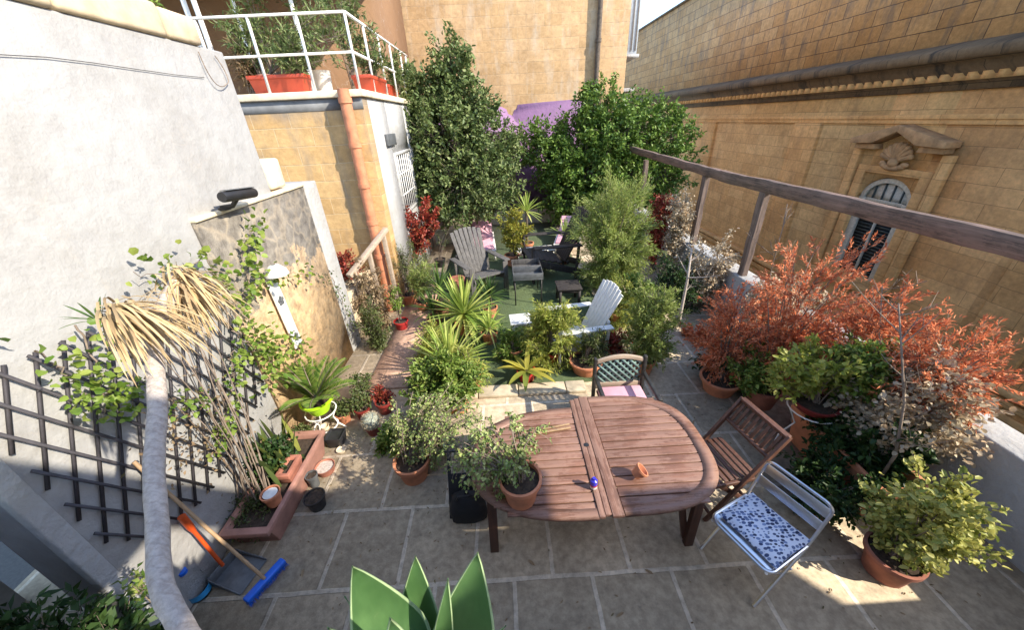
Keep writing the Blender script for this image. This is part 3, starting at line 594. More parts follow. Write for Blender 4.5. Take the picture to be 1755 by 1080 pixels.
for sgn in (-1, 1):
    y_out = cy+sgn*.95; y_in = cy
    P4 = [(RX-.3, y_out, pz), (RX-.3, y_out, pz+.1), (RX-.3, cy, 2.78), (RX-.3, cy, 2.66), (RX-.3, cy+sgn*.45, pz+.02)]
    b_.prism(P4 if sgn < 0 else P4[::-1], (.296, 0, 0))
    P5 = [(RX-.2, y_out-sgn*.06, pz-.1), (RX-.2, y_out-sgn*.06, pz-.002), (RX-.2, cy+sgn*.46, pz+.0), (RX-.2, cy+sgn*.42, pz-.1)]
    b_.prism(P5 if sgn < 0 else P5[::-1], (.195, 0, 0))
b_.build('pediment', M['carved'], root, bev=.012)
b_ = MB(PT)
sc = np.array([RX-.07, cy, 2.12])
for k in range(9):
    a = math.radians(20+k*17.5); q = sc+np.array([-.03, .3*math.cos(a), .3*math.sin(a)]); b_.tube([sc, sc*.4+q*.6+[-.03, 0, 0], q], [.02, .045, .05], 8); b_.ball(q, (.05, .055, .055), 6)
for sgn in (-1, 1):
    for k in range(5):
        a = math.radians(200+k*22) if sgn > 0 else math.radians(-20-k*22)
        q = sc+np.array([-.02, .24*math.cos(a), .12*math.sin(a)-.01]); b_.ball(q, (.05, .075, .05), 6)
b_.ball(sc+[-.04, 0, -.02], (.07, .1, .09), 8); b_.build('shell_ornament', M['carved'], root, smooth=True)

# --- photographer's house, with unseen slabs added above to shade the near floor
root = thing('viewing_house', 'house with a low roof terrace from which the garden is seen, under added shade slabs', 'house', (0, -2, 0))
b_ = MB(); b_.box((-4.2, -6, -6), (6, .18, 1.72)); b_.build('wall', M['white_paint'], root)
zt = 5.4
def yedge(y0_): return y0_+SUN[1]/SUN[2]*zt
def xedge(x0_): return x0_+SUN[0]/SUN[2]*zt
b_ = MB()
def shade_slab(poly): b_.prism([(xedge(x), yedge(y), zt) for x, y in poly], (0, 0, -.12))
shade_slab([(-8, -9), (-3.62, -9), (-3.62, 2.43), (-8, 2.43)]); shade_slab([(-3.62, 2.15), (-2.85, 2.15), (-2.85, 2.43), (-3.62, 2.43)]); shade_slab([(-3.62, -9), (-2.85, -9), (-2.85, 1.5), (-3.62, 1.5)])
shade_slab([(-2.85, -9), (-.78, -9), (-.78, 2.43), (-2.85, 2.43)]); shade_slab([(-.78, -9), (-.13, -9), (-.13, 1.95), (-.78, 1.95)]); shade_slab([(-.13, -9), (3.3, -9), (3.1, .3), (2.5, .95), (1.9, 1.6), (1.5, 2.15), (-.13, 2.15)])
b_.build('roof', M['limestone_back'], root)  # thin unseen slabs added to shade the floor, gaps letting sun onto the agave

# ================================================================== TREES
def tree(label, base, clumps, lm, nleaf, Ln, trunk_r, cat='tree', tl=.35, seed=1, name='tree', W=.6, top=None):
    global rng; rng = np.random.default_rng(seed)
    base = np.asarray(base, float); root = thing(name, label, cat, base); F = MB(); S = MB()
    zt_ = np.mean([c[0][2] for c in clumps]); cen = np.mean([c[0] for c in clumps], axis=0) if top is None else np.asarray(top, float)
    tp = bez(base-[0, 0, .1], base*.5+cen*.5+rng.normal(size=3)*.1, cen, 8); S.tube(tp, np.linspace(trunk_r, trunk_r*.35, 8), 9)
    tot = sum(np.prod(c[1])**.67 for c in clumps)
    for c, r in clumps:
        c = np.asarray(c, float); r = np.asarray(r, float)
        st = tp[min(6, 2+int(3*rng.random()))]; S.tube(bez(st, (st+c)/2+[0, 0, .15], c, 6), np.linspace(trunk_r*.35, .012, 6), 6)
        n = int(nleaf*(np.prod(r)**.67)/tot); ng = max(6, n//26)
        u = nrm(rng.normal(size=(ng, 3)))*(.45+.62*rng.random((ng, 1))**.6); g = c+u*r*(1+.12*rng.normal(size=(ng, 1)))
        od = nrm(u+rng.normal(size=(ng, 3))*.45+Z*.15)
        k = rng.integers(0, ng, n); tt = rng.random(n)[:, None]
        P = g[k]+od[k]*tl*tt+rng.normal(size=(n, 3))*.045; D = od[k]*.6+rng.normal(size=(n, 3))*.7
        F.leaves(P, D, Ln*(.6+.8*rng.random(n)), Ln*W*(.7+.6*rng.random(n)), oval=True, up=.6)
        for a in range(0, ng, 2): S.tube([c+(g[a]-c)*.3, g[a], g[a]+od[a]*tl], [.012, .007, .003], 4, False)
    F.build('crown', lm, root); S.build('trunk', M['bark'], root); return root
def CL(lst, y, dy=0):
    out = []
    for e in lst:
        px, py, r = e[:3]; yy = y+(e[3] if len(e) > 3 else 0); c = PY(px, py, yy); m_ = mpp(c); out.append((c, (r*m_, r*m_*.9, r*m_)))
    return out
tree('tall dark green evergreen tree with a pointed top beside the white house wall', (-1.05, 10.9, .0),
     CL([(772, 90, 20), (780, 122, 26), (770, 158, 32), (732, 192, 46, .2), (798, 182, 38), (712, 235, 40, .1), (760, 240, 56, -.4), (825, 238, 44), (845, 280, 34), (722, 295, 46, -.3), (790, 310, 56, -.5), (838, 318, 40, -.2), (708, 270, 28, .1), (712, 175, 28), (755, 325, 34, -.2), (800, 328, 32, -.2)], 10.2), L['tree'], 40000, .095, .13, seed=3, top=PY(780, 130, 10.4))
tree('broad bright green leafy tree behind the far end of the timber beam', (2.2, 12.6, .3),
     CL([(1035, 195, 38), (990, 243, 40), (938, 250, 30), (1050, 240, 52, -.3), (1100, 225, 45), (1140, 240, 36), (1130, 290, 44, -.2), (1000, 285, 52, -.4), (950, 280, 34), (965, 330, 36, -.4), (1060, 300, 50, -.3), (1025, 168, 18), (905, 240, 16), (990, 345, 28, -.4), (1100, 320, 36, .3)], 12.4), L['tree2'], 44000, .1, .12, seed=5, top=PY(1040, 250, 12.5))
tree('small sparse dark shrub between the two big trees in front of the purple wall', (.35, 13.3, .3), CL([(884, 245, 18), (872, 268, 14), (893, 275, 12)], 13.2), L['tree'], 1700, .08, .035, 'shrub', .2, 6, 'garden_shrub')

# generic garden shrub given by its box in the photograph and the depth of its middle
def bbox(px0, py0, px1, py1, y=None, x=None):
    pc = ((px0+px1)/2, (py0+py1)/2); c = PY(*pc, y) if y is not None else PX(*pc, x); m_ = mpp(c)
    return c, np.array([(px1-px0)/2*m_, (px1-px0)/2*m_*.9, (py1-py0)/2*m_*1.0])
def bush(name, label, cat, box, lm, base=None, y=None, x=None, stem='twig', bz=0., group=None, **k):
    global rng; rng = np.random.default_rng(abs(int(box[0]*7+box[1]*13)))
    c, r = bbox(*box, y=y, x=x); b0 = np.array([c[0], c[1], bz]) if base is None else np.asarray(base, float)
    root = thing(name, label, cat, b0, group); F = MB(); S = MB(); shrub(F, S, b0, c, r, **k); F.build('foliage', lm, root); S.build('stem', M[stem], root); return root
bush('feathery_bush', 'tall feathery light green bush beside the dark garden chair, in the middle of the terrace', 'bush', (985, 295, 1118, 510), L['fine'], y=6.9, nst=52, ntw=18, nl=44, tl=.42, Ln=.085, W=.016, r0=.02, t0=.25, shell=.45, lat=.45, upb=.35, jit=.03)
bush('roof_shrub', 'green leafy plant showing above the coping of the white wall', 'plant', (215, -25, 262, 30), L['mid'], y=6.2, bz=3.3, nst=10, ntw=6, nl=12, tl=.15, Ln=.07, W=.03)
# potted bushes in the garden
def pbush(label, cat, box, lm, bpx, y, r, h, mat, kind='shrub', taper=.75, pz=0., group=None, name='potted_plant', **k):
    global rng; rng = np.random.default_rng(abs(int(box[0]*11+box[1]*17)))
    c, rr = bbox(*box, y=y); q = PY(bpx, 500, y); pos = np.array([q[0], y, pz])
    return potted(label, cat, pos, r, h, mat, kind, lm, taper=taper, group=group, name=name, cen=c, rad=rr, **k)
pbush('pale yellow green pencil bush in a terracotta pot behind the lattice-backed chair', 'potted plant', (1078, 478, 1156, 630), L['fine'], 1120, 4.0, .16, .24, M['terracotta'], nst=40, ntw=12, nl=26, tl=.22, Ln=.055, W=.014, r0=.012, lat=.5, upb=.5, shell=.5, jit=.015)
pbush('tall yellow green weeping bush on the turf beside the white plastic chair', 'potted plant', (905, 510, 990, 645), L['lime'], 948, 4.35, .14, .22, M['gloss_red'], nst=36, ntw=12, nl=26, tl=.24, Ln=.065, W=.016, r0=.012, lat=.6, droop=.3, upb=.3, shell=.5, jit=.02)
pbush('yellow leaved croton bush in a terracotta pot by the low white bench', 'potted plant', (858, 365, 912, 425), L['yellow'], 880, 8.3, .17, .25, M['terracotta'], nst=20, ntw=7, nl=14, tl=.18, Ln=.09, W=.03, r0=.012, oval=True, upb=.5, shell=.45, pz=.1)
pbush('red leaved bush against the white side wall of the stone house', 'potted plant', (688, 350, 752, 415), L['red'], 718, 8.0, .17, .28, M['black_plastic'], nst=24, ntw=8, nl=16, tl=.2, Ln=.085, W=.04, r0=.012, oval=True, shell=.5, pz=.0)
pbush('wispy olive brown plant in a terracotta pot below the red leaved bush', 'potted plant', (672, 415, 735, 490), L['olive'], 700, 6.6, .15, .24, M['terracotta'], nst=24, ntw=7, nl=14, tl=.18, Ln=.06, W=.012, r0=.008, shell=.5, upb=.5)
pbush('small green plant in a bright red pot beside the pink path', 'potted plant', (658, 495, 690, 525), L['mid'], 676, 5.6, .12, .18, M['gloss_red'], nst=10, ntw=4, nl=10, tl=.08, Ln=.05, W=.025, oval=True, r0=.006)
pbush('sparse twiggy plant in a small black pot by the stone ledge', 'potted plant', (745, 385, 785, 420), L['olive'], 762, 8.7, .13, .2, M['black_plastic'], nst=7, ntw=3, nl=5, tl=.15, Ln=.08, W=.02, r0=.006, lat=.5)
pbush('low grey green plant in a wide terracotta bowl left of the lattice-backed chair', 'potted plant', (990, 565, 1050, 625), L['olive'], 1012, 4.1, .22, .2, M['terracotta'], nst=24, ntw=7, nl=14, tl=.14, Ln=.05, W=.012, shell=.5, upb=.5)
# red / dry stuff beside the house rail
pbush('small red leaved plant on the ledge behind the white end strip', 'potted plant', (575, 435, 615, 475), L['red'], 592, 6.0, .14, .25, M['terracotta_old'], nst=14, ntw=6, nl=12, tl=.12, Ln=.06, W=.03, oval=True, pz=.85)
b_ = MB(); b_.box((-4.6, 5.32, 0), (-2.5, 6.45, .85)); tag(b_.build('stone_ledge', M['coping'], bev=.03), 'raised stone ledge between the white end strip and the stone house', 'ledge')
root = thing('wooden_handrail', 'old grey brown plank handrail on rough posts among dried plants', 'handrail', (-2.3, 6, 0))
a = PY(598, 474, 5.45); b2 = PY(662, 392, 6.4)
b_ = MB(); b_.bar(a, b2, .1, .07); b_.build('rail', M['wood_pale'], root, bev=.01)
for t_ in (.12, .5, .9):
    q = a+(b2-a)*t_; b_ = MB(); b_.bar((q[0], q[1], 0), q-[0, 0, .04], .07, .07, (0, 1, 0)); b_.build('post', M['wood_pale'], root, bev=.008)
bush('dried_bush', 'dry brown dead plant hanging round the wooden handrail posts', 'dried plant', (600, 440, 672, 585), L['dry'], y=5.6, nst=34, ntw=10, nl=16, tl=.22, Ln=.06, W=.022, r0=.01, t0=.1, droop=.5, shell=.4)
bush('dried_bush', 'grey green straggly plant at the path edge against the white end strip', 'dried plant', (612, 500, 660, 610), L['olive'], y=5.0, nst=26, ntw=8, nl=14, tl=.15, Ln=.045, W=.02, r0=.008, t0=.1, shell=.4)
# yuccas
def pros(label, cat, px, py, y, lm, r, h, mat, ptx=None, group=None, taper=.75, pz=0., seed=2, name='potted_plant', **k):
    """rosette whose centre shows at (px,py), pot on the ground below it"""
    global rng; rng = np.random.default_rng(seed)
    c = PY(px, py, y); pos = np.array([c[0], y, pz]); tr_ = max(0, c[2]-pz-h*.88)
    root = thing(name, label, cat, pos, group); add_pot(root, pos, r, h, mat, taper)
    if tr_ > .05:
        S = MB(); S.tube([pos+[0, 0, h*.8], pos+[.01, 0, h*.8+tr_*.5], c], [.035, .03, .028], 8); S.build('trunk', M['bark'], root, smooth=True)
    F = MB(); rosette(F, c-[0, 0, .03], **k); F.build('foliage', lm, root); return root
pros('large yellow green yucca with long pointed leaves, left of the grill on the turf', 'potted plant', 795, 535, 5.35, L['yucca'], .17, .26, M['terracotta'], n=110, Ln=.66, W=.052, el0=-35, el1=82, droop=.35, seed=4)
pros('second bright green yucca in front of the larger one, nearest the pink path', 'potted plant', 770, 622, 4.15, L['yucca'], .16, .25, M['terracotta'], n=100, Ln=.68, W=.036, el0=-30, el1=84, droop=.4, seed=9)
pros('darker green spiky yucca behind the large yucca, near the weathered grey chair', 'potted plant', 752, 492, 6.1, L['yuccad'], .15, .25, M['terracotta_old'], n=60, Ln=.5, W=.025, el0=-20, el1=82, droop=.5, seed=12)
pros('small bright green yucca behind the yellow croton, near the purple wall', 'potted plant', 902, 360, 9.4, L['yucca'], .17, .28, M['terracotta'], n=45, Ln=.5, W=.04, el0=-25, el1=85, droop=.35, seed=15)
pros('pale agave like rosette by the white framed pink lounger on the right', 'potted plant', 968, 402, 8.4, L['yucca'], .13, .2, M['terracotta_old'], n=22, Ln=.42, W=.045, el0=5, el1=80, droop=.3, seed=17)
pros('drooping yellow green broad leaved plant in a shiny red pot at the turf edge', 'potted plant', 902, 632, 3.98, L['yellow'], .125, .17, M['gloss_red'], n=13, Ln=.4, W=.085, el0=0, el1=45, droop=.9, seed=19)
# leafy filler plants under the yuccas
pbush('dense variegated leafy shrub under the second yucca', 'potted plant', (682, 590, 822, 725), L['mid'], 755, 3.5, .17, .25, M['terracotta'], nst=56, ntw=9, nl=16, tl=.16, Ln=.065, W=.028, oval=True, shell=.5)
pbush('thin leaved weeping green plant at the turf edge, right of the second yucca', 'potted plant', (752, 575, 838, 690), L['lime'], 795, 3.95, .13, .24, M['terracotta'], nst=22, ntw=8, nl=16, tl=.2, Ln=.08, W=.012, droop=.6, lat=.5, shell=.5)

pros('third yellow green yucca between the larger yucca and the plastic stool', 'potted plant', 838, 560, 5.0, L['yucca'], .13, .22, M['terracotta'], n=40, Ln=.4, W=.03, el0=-20, el1=80, droop=.5, seed=21)
pbush('leafy yellowish shrub beside the pink path, left of the second yucca', 'potted plant', (715, 560, 770, 640), L['lime'], 742, 4.6, .14, .22, M['terracotta'], nst=30, ntw=9, nl=16, tl=.18, Ln=.08, W=.016, shell=.5)
pbush('light green willowy bush on the turf between the white chair and the lattice-backed chair', 'potted plant', (1000, 560, 1075, 640), L['lime'], 1040, 4.6, .16, .22, M['terracotta_old'], nst=30, ntw=9, nl=16, tl=.2, Ln=.06, W=.014, shell=.5)
pbush('dark leafy plant in a black pot beside the low plank bench', 'potted plant', (1060, 470, 1110, 560), L['mid'], 1085, 5.6, .16, .24, M['black_plastic'], nst=26, ntw=9, nl=14, tl=.18, Ln=.07, W=.03, oval=True)
pbush('grassy light green plant in a clay pot beside the wispy olive plant', 'potted plant', (700, 440, 745, 500), L['fine'], 722, 6.3, .13, .2, M['terracotta'], nst=26, ntw=7, nl=14, tl=.16, Ln=.08, W=.012, lat=.4)
pros('dark spiky yucca at the turf edge beside the pink path, left of the large yucca', 'potted plant', 742, 528, 5.6, L['yuccad'], .13, .22, M['terracotta_old'], n=50, Ln=.42, W=.028, el0=-20, el1=80, droop=.5, seed=23)
pros('spiky green rosette between the large yucca and the grill', 'potted plant', 838, 505, 5.9, L['yuccad'], .13, .2, M['terracotta'], n=50, Ln=.4, W=.03, el0=-15, el1=80, droop=.5, seed=25)
pbush('bushy green plant behind the white plastic chair, at the foot of the feathery bush', 'potted plant', (1030, 480, 1095, 585), L['lime'], 1062, 5.4, .16, .24, M['terracotta'], nst=36, ntw=10, nl=18, tl=.2, Ln=.06, W=.016, shell=.45)
pbush('reddish leaved plant in a clay pot beside the pencil bush', 'potted plant', (1040, 570, 1085, 625), L['red'], 1062, 4.35, .13, .2, M['terracotta_old'], nst=22, ntw=7, nl=11, tl=.12, Ln=.055, W=.025, oval=True)
pbush('leafy green plant under the drooping yellow green plant at the turf edge', 'potted plant', (850, 560, 905, 640), L['mid'], 876, 4.5, .13, .2, M['terracotta'], nst=22, ntw=7, nl=12, tl=.16, Ln=.09, W=.022)
bush('ground_shrub', 'low bright green shrub in front of the dead conifers, beside the terracotta bowl', 'shrub', (1255, 590, 1340, 670), L['mid'], x=2.9, nst=24, ntw=8, nl=12, tl=.12, Ln=.05, W=.025, oval=True, shell=.45)
bush('ground_shrub', 'green shrub growing up through the dead conifers at the right', 'shrub', (1440, 570, 1530, 670), L['mid'], x=3.2, nst=24, ntw=8, nl=12, tl=.14, Ln=.055, W=.028, oval=True, shell=.45)
# ================================================================== FURNITURE
# table
TY0, TY1, TJ = 1.52, 2.74, .66
root = thing('garden_table', 'large reddish brown slatted wooden oval extending table in the foreground', 'table', (.6, 2.13, 0))
def outline(x0, L_, yc, W_, p, n=41):
    return [(x0+L_*(max(0, 1-abs(v)**p))**(1/p), yc+v*W_/2) for v in np.linspace(-1, 1, n)]
def half(x0, L_, yc, W_, z, sgn, p=2.5):
    n = 49; vs = np.sin(np.linspace(-math.pi/2, math.pi/2, n))
    O = [(x0+sgn*L_*max(0, 1-abs(v)**p)**(1/p), yc+v*W_/2) for v in vs]
    bw = .1; Li, Wi = L_-bw, W_-2*bw*.75
    I = [(x0+sgn*Li*max(0, 1-abs(v)**p)**(1/p), yc+v*Wi/2) for v in vs]
    b1 = MB(); t_ = .03; V = []; F = []
    for (ox, oy), (ix, iy) in zip(O, I): V += [(ox, oy, z), (ix, iy, z), (ix, iy, z-t_), (ox, oy, z-t_)]
    for k in range(n-1):
        for j in range(4): F.append((4*k+j, 4*k+(j+1) % 4, 4*(k+1)+(j+1) % 4, 4*(k+1)+j))
    b1.add(V, F); b1.build('table_border', M['wood_table'], root)
    b1 = MB(); ns = 13; ys = np.linspace(yc-Wi/2-.02, yc+Wi/2+.02, ns+1)
    for k in range(ns):
        a, b_2 = ys[k]+.005, ys[k+1]-.005; vm = min(abs(a-yc), abs(b_2-yc))/(W_/2); xe = (Li+.03)*max(0, 1-min(.999, vm)**p)**(1/p)
        dz = random.uniform(-.003, .001)
        if xe > .05: b1.box((min(x0, x0+sgn*xe), a, z-.024), (max(x0, x0+sgn*xe), b_2, z-.004+dz))
    b1.build('slats', M['wood_table'], root, bev=.003)
half(TJ+.085, 1.6-TJ-.085, 2.13, 1.22, .74, 1, 3.0)
half(TJ-.1, .93, 2.06, 1.1, .735, -1)
b_ = MB(); b_.box((TJ-.005, 1.515, .712), (TJ+.08, 2.745, .742)); b_.box((TJ-.098, 1.515, .71), (TJ-.055, 2.71, .741)); b_.box((TJ-.052, 1.53, .708), (TJ-.008, 2.73, .738)); b_.build('centre_board', M['wood_table_y'], root, bev=.004)
b_ = MB(); q = PZ(1005, 763, .742); b_.disc((q[0], q[1], .7445), .022, 16); b_.build('parasol_hole', M['black_plastic'], root)
for yy in (1.68, 2.5): b_ = MB(); b_.box((-.1, yy, .62), (1.3, yy+.03, .705)); b_.build('apron', M['wood_dark'], root, bev=.004)
for (px, py) in ((848, 943), (1178, 932)):
    q = PZ(px, py, 0)
    b_ = MB(); b_.bar(q, (q[0]+(.02 if px < 1000 else -.02), q[1]+.0, .7), .07, .05, (0, 1, 0)); b_.build('leg', M['wood_dark'], root, bev=.004)
    b_ = MB(); b_.bar((q[0]+(.3 if px < 1000 else -.3), 2.55, 0), (q[0]+(.3 if px < 1000 else -.3), 2.5, .7), .07, .05, (0, 1, 0)); b_.build('leg', M['wood_dark'], root, bev=.004)
q = PZ(1178, 932, 0); b_ = MB(); b_.bar(q+[-.02, .03, .05], (q[0]-.16, q[1]+.05, .68), .05, .035, (0, 1, 0)); b_.build('brace', M['wood_dark'], root, bev=.003)
# things on the table
q = PZ(1095, 820, .741); root = thing('clay_pot', 'tiny terracotta pot lying tilted on the right half of the wooden table', 'pot', q)
c_, s_ = math.cos(.75), math.sin(.75); b_ = MB((np.array([[c_, 0, s_], [0, 1, 0], [-s_, 0, c_]]), q+[-.035, 0, .038])); b_.lathe([(0, 0), (.035, 0), (.05, .062), (.055, .064), (.055, .08), (.045, .08), (.032, .01), (0, .01)], (0, 0, 0), 20); b_.build('pot_body', M['terracotta'], root, smooth=True)
q = PZ(1017, 835, .742); root = thing('small_bottle', 'tiny blue, red and white plastic bottle standing on the table centre board', 'bottle', q)
b_ = MB(); b_.lathe([(0, 0), (.026, 0), (.028, .025)], q, 14); b_.build('base', M['white_plastic'], root, smooth=True)
b_ = MB(); b_.lathe([(.0281, .025), (.0275, .04)], q, 14); b_.build('band', M['gloss_red'], root, smooth=True)
b_ = MB(); b_.lathe([(.0275, .04), (.026, .075), (.012, .085), (.012, .1), (0, .1)], q, 14); m_ = plain('cobalt', (.04, .035, .5), .3, bmp=0); b_.build('cap', m_, root, smooth=True)
root = thing('wooden_peg', 'pair of orange brown wooden sticks lying on the far left part of the table', 'stick', PZ(945, 738, .737)); b_ = MB()
b_.bar(PZ(915, 744, .745), PZ(978, 733, .745), .02, .014); b_.bar(PZ(925, 737, .745), PZ(976, 727, .75), .016, .012); b_.build('stick', M['handle_wood'], root, bev=.003)
# metal chair
fl, fr_, bl, br_ = PZ(1200, 943, 0), PZ(1295, 1037, 0), PZ(1300, 797, .8), PZ(1422, 880, .8)
fm = (fl+fr_)/2; bm2 = (bl+br_)/2; fw = fm-bm2; ang = math.atan2(fw[1], fw[0])+math.pi/2  # local -y = facing
cx_, cy_ = (fm+bm2)[:2]/2; org = np.array([cx_, cy_, 0])
T = frame_at(org, ang)
root = thing('metal_chair', 'silver tubular metal cafe chair with slatted back at the right end of the table', 'chair', org)
hw = .225
def MBT(): return MB(T)
fy, by = -.235, .235   # front / back in local y
b_ = MBT(); arch = [(-hw, by-.05, .44), (-hw, by+.015, .62)]+[(-hw+.06*(1-math.cos(a)), by+.06, .74+.06*math.sin(a)) for a in np.linspace(0, math.pi/2, 5)]
arch = arch+[(-x, y, z) for x, y, z in arch[::-1]]
b_.tube([(-hw, fy+.02, .0+.01)]+[(-hw, by-.1, .38)]+arch+[(hw, by-.1, .38), (hw, fy+.02, .01)], .0115, 8); b_.build('back_frame', M['steel'], root, smooth=True)
b_ = MBT()
for sx in (-1, 1): b_.tube([(sx*(hw-.02), fy+.0, .44), (sx*(hw-.02), by+.02, .01)], .0105, 8)
b_.tube([(-hw+.02, by+.02, .03), (hw-.02, by+.02, .03)], .009, 6); b_.build('rear_legs', M['steel'], root, smooth=True)
b_ = MBT(); seat = [(-hw, by-.04, .445), (-hw, fy+.06, .45)]+[(-hw+.06*(1-math.cos(a)), fy+.06-.06*math.sin(a), .45) for a in np.linspace(0.2, math.pi/2, 5)]
b_.tube(seat+[(-x, y, z) for x, y, z in seat[::-1]], .0115, 8); b_.build('seat_frame', M['steel'], root, smooth=True)
b_ = MBT()
for k in range(5): yy = fy+.02+k*.088; b_.box((-hw+.01, yy, .447), (hw-.01, yy+.07, .455))
b_.build('seat', M['steel'], root, bev=.002)
for zz, yy in ((.72, by+.054), (.615, by+.016)):
    b_ = MBT(); b_.bar((-hw, yy, zz), (hw, yy, zz), .006, .078, (0, .3, 1)); b_.build('back_slat', M['steel'], root, bev=.002)
root = thing('seat_cushion', 'white cushion with blue pebble print lying on the metal chair', 'cushion', org+[0, 0, .456])
b_ = MBT(); n = 15; V = []; F = []
for s_ in (0, 1):
    for i in range(n):
        for j in range(n):
            u, v_ = i/(n-1)*2-1, j/(n-1)*2-1; e_ = (1-u**6)*(1-v_**6)
            pinch = 1-.04*(1-abs(u))*abs(v_)-.04*(1-abs(v_))*abs(u)
            V.append((u*.215*pinch+.01, v_*.19*pinch+.01, .478+(.027*e_**.5+.006*math.sin(u*5+1)*math.sin(v_*4))*(1 if s_ else -.75)+(.015 if v_ > .8 else 0)))
for s_ in (0, 1):
    for i in range(n-1):
        for j in range(n-1):
            a = s_*n*n+i*n+j; q_ = (a, a+n, a+n+1, a+1); F.append(q_ if s_ else q_[::-1])
edge = [i*n for i in range(n)]+[(n-1)*n+j for j in range(1, n)]+[i*n+n-1 for i in range(n-2, -1, -1)]+[j for j in range(n-2, 0, -1)]
for k in range(len(edge)): a, c_ = edge[k], edge[(k+1) % len(edge)]; F.append((a, c_, c_+n*n, a+n*n))
b_.add(V, F); b_.build('cover', M['cushion_print'], root, smooth=True)
# wooden folding chair
bl, br_ = PZ(1270, 684, .86), PZ(1350, 752, .86)
bm2 = (bl+br_)/2; dr = nrm(br_-bl); fwd = np.array([dr[1], -dr[0], 0]); fwd = fwd if fwd[0] < 0 else -fwd
ang = math.atan2(fwd[1], fwd[0])+math.pi/2; org = bm2+fwd*.3; org[2] = 0; T = frame_at(org, ang)
root = thing('folding_chair', 'dark brown slatted wooden folding chair between the table and the long clay trough', 'chair', org)
hw = float(np.linalg.norm(br_-bl))/2
def P2(a, b2, w_, h_, nm, up=(0, 1, 0), mat='wood_chair'): b1 = MBT(); b1.bar(a, b2, w_, h_, up); return b1.build(nm, M[mat], root, bev=.004)
for sx in (-1, 1):
    P2((sx*hw, .32, .87), (sx*hw, -.25, .0), .028, .045, 'leg'); P2((sx*(hw-.04), -.2, .42), (sx*(hw-.04), .27, .0), .025, .04, 'leg')
    P2((sx*(hw-.02), -.24, .43), (sx*(hw-.02), .16, .4), .025, .035, 'seat_rail')
P2((-hw, .315, .86), (hw, .315, .86), .05, .03, 'top_rail', (0, 0, 1)); P2((-hw, .2, .66), (hw, .2, .66), .04, .025, 'back_rail', (0, 0, 1))
b_ = MBT()
for k in range(8): x = -hw+.05+(2*hw-.1)*k/7; b_.bar((x, .205, .67), (x, .31, .85), .028, .012, (0, 1, 0))
b_.build('back_slats', M['wood_chair'], root, bev=.002)
b_ = MBT()
for k in range(8): y = -.25+k*.055; b_.box((-hw+.03, y, .435), (hw-.03, y+.038, .45))
b_.build('seat', M['wood_chair'], root, bev=.003)
P2((-hw, -.21, .07), (hw, -.21, .07), .02, .03, 'stretcher', (0, 0, 1)); P2((-hw+.04, .2, .07), (hw-.04, .2, .07), .02, .03, 'stretcher', (0, 0, 1))
# lattice backed chair with pink cushion (faces the table)
ql, qr = PZ(1020, 606, .88), PZ(1112, 611, .88); org = (ql+qr)/2; org[1] -= .28; org[2] = 0; T = frame_at(org, 0.0); hw = (qr[0]-ql[0])/2
root = thing('lattice_chair', 'garden chair with green lattice back panel and pale wooden rail, behind the table', 'chair', org)
for sx in (-1, 1):
    b_ = MBT(); b_.bar((sx*hw, .28, 0), (sx*hw, .3, .84), .035, .05, (0, 1, 0)); b_.bar((sx*hw, .28, .62), (sx*hw, -.2, .62), .04, .04); b_.bar((sx*hw, -.19, 0), (sx*hw, -.19, .62), .035, .05, (0, 1, 0)); b_.build('side_frame', M['dark_metal'], root, bev=.006)
b_ = MBT(); n = 12; xs = np.linspace(-hw+.02, hw-.02, n); top = [(x, .285, .8+.07*math.cos(x/hw*1.45)) for x in xs]; bot = [(x, .285, z-.05) for x, y, z in top]
b_.prism(top+bot[::-1], (0, .03, 0)); b_.build('top_rail', M['wood_pale'], root, bev=.004); b_ = MBT(); b_.box((-hw+.02, .285, .42), (hw-.02, .315, .5)); b_.build('lower_rail', M['wood_pale'], root, bev=.004)
b_ = MBT(); zt2 = lambda x: .75+.07*math.cos(x/hw*1.45)+.005
k = -12
for sgn in (-1, 1):
    for i in range(-9, 10):
        x0_ = i*.08
        pts = [(x0_+sgn*(z-.5), z) for z in np.linspace(.49, .84, 30)]; pts = [(x, z) for x, z in pts if abs(x) < hw-.03 and z < zt2(x)]
        if len(pts) > 2: b_.bar((pts[0][0], .3+sgn*.003, pts[0][1]), (pts[-1][0], .3+sgn*.003, pts[-1][1]), .006, .026, (0, 0, 1))
b_.build('lattice_panel', M['lattice_green'], root)
b_ = MBT(); b_.box((-hw+.03, -.2, .38), (hw-.03, .27, .41)); b_.build('seat', M['wood_dark'], root)
b_ = MBT(); b_.box((-hw+.03, -.22, .412), (hw-.03, .26, .47)); tag(b_.build('seat_cushion', M['pink_fabric'], bev=.02), 'pale pink seat pad on the lattice-backed chair', 'cushion')
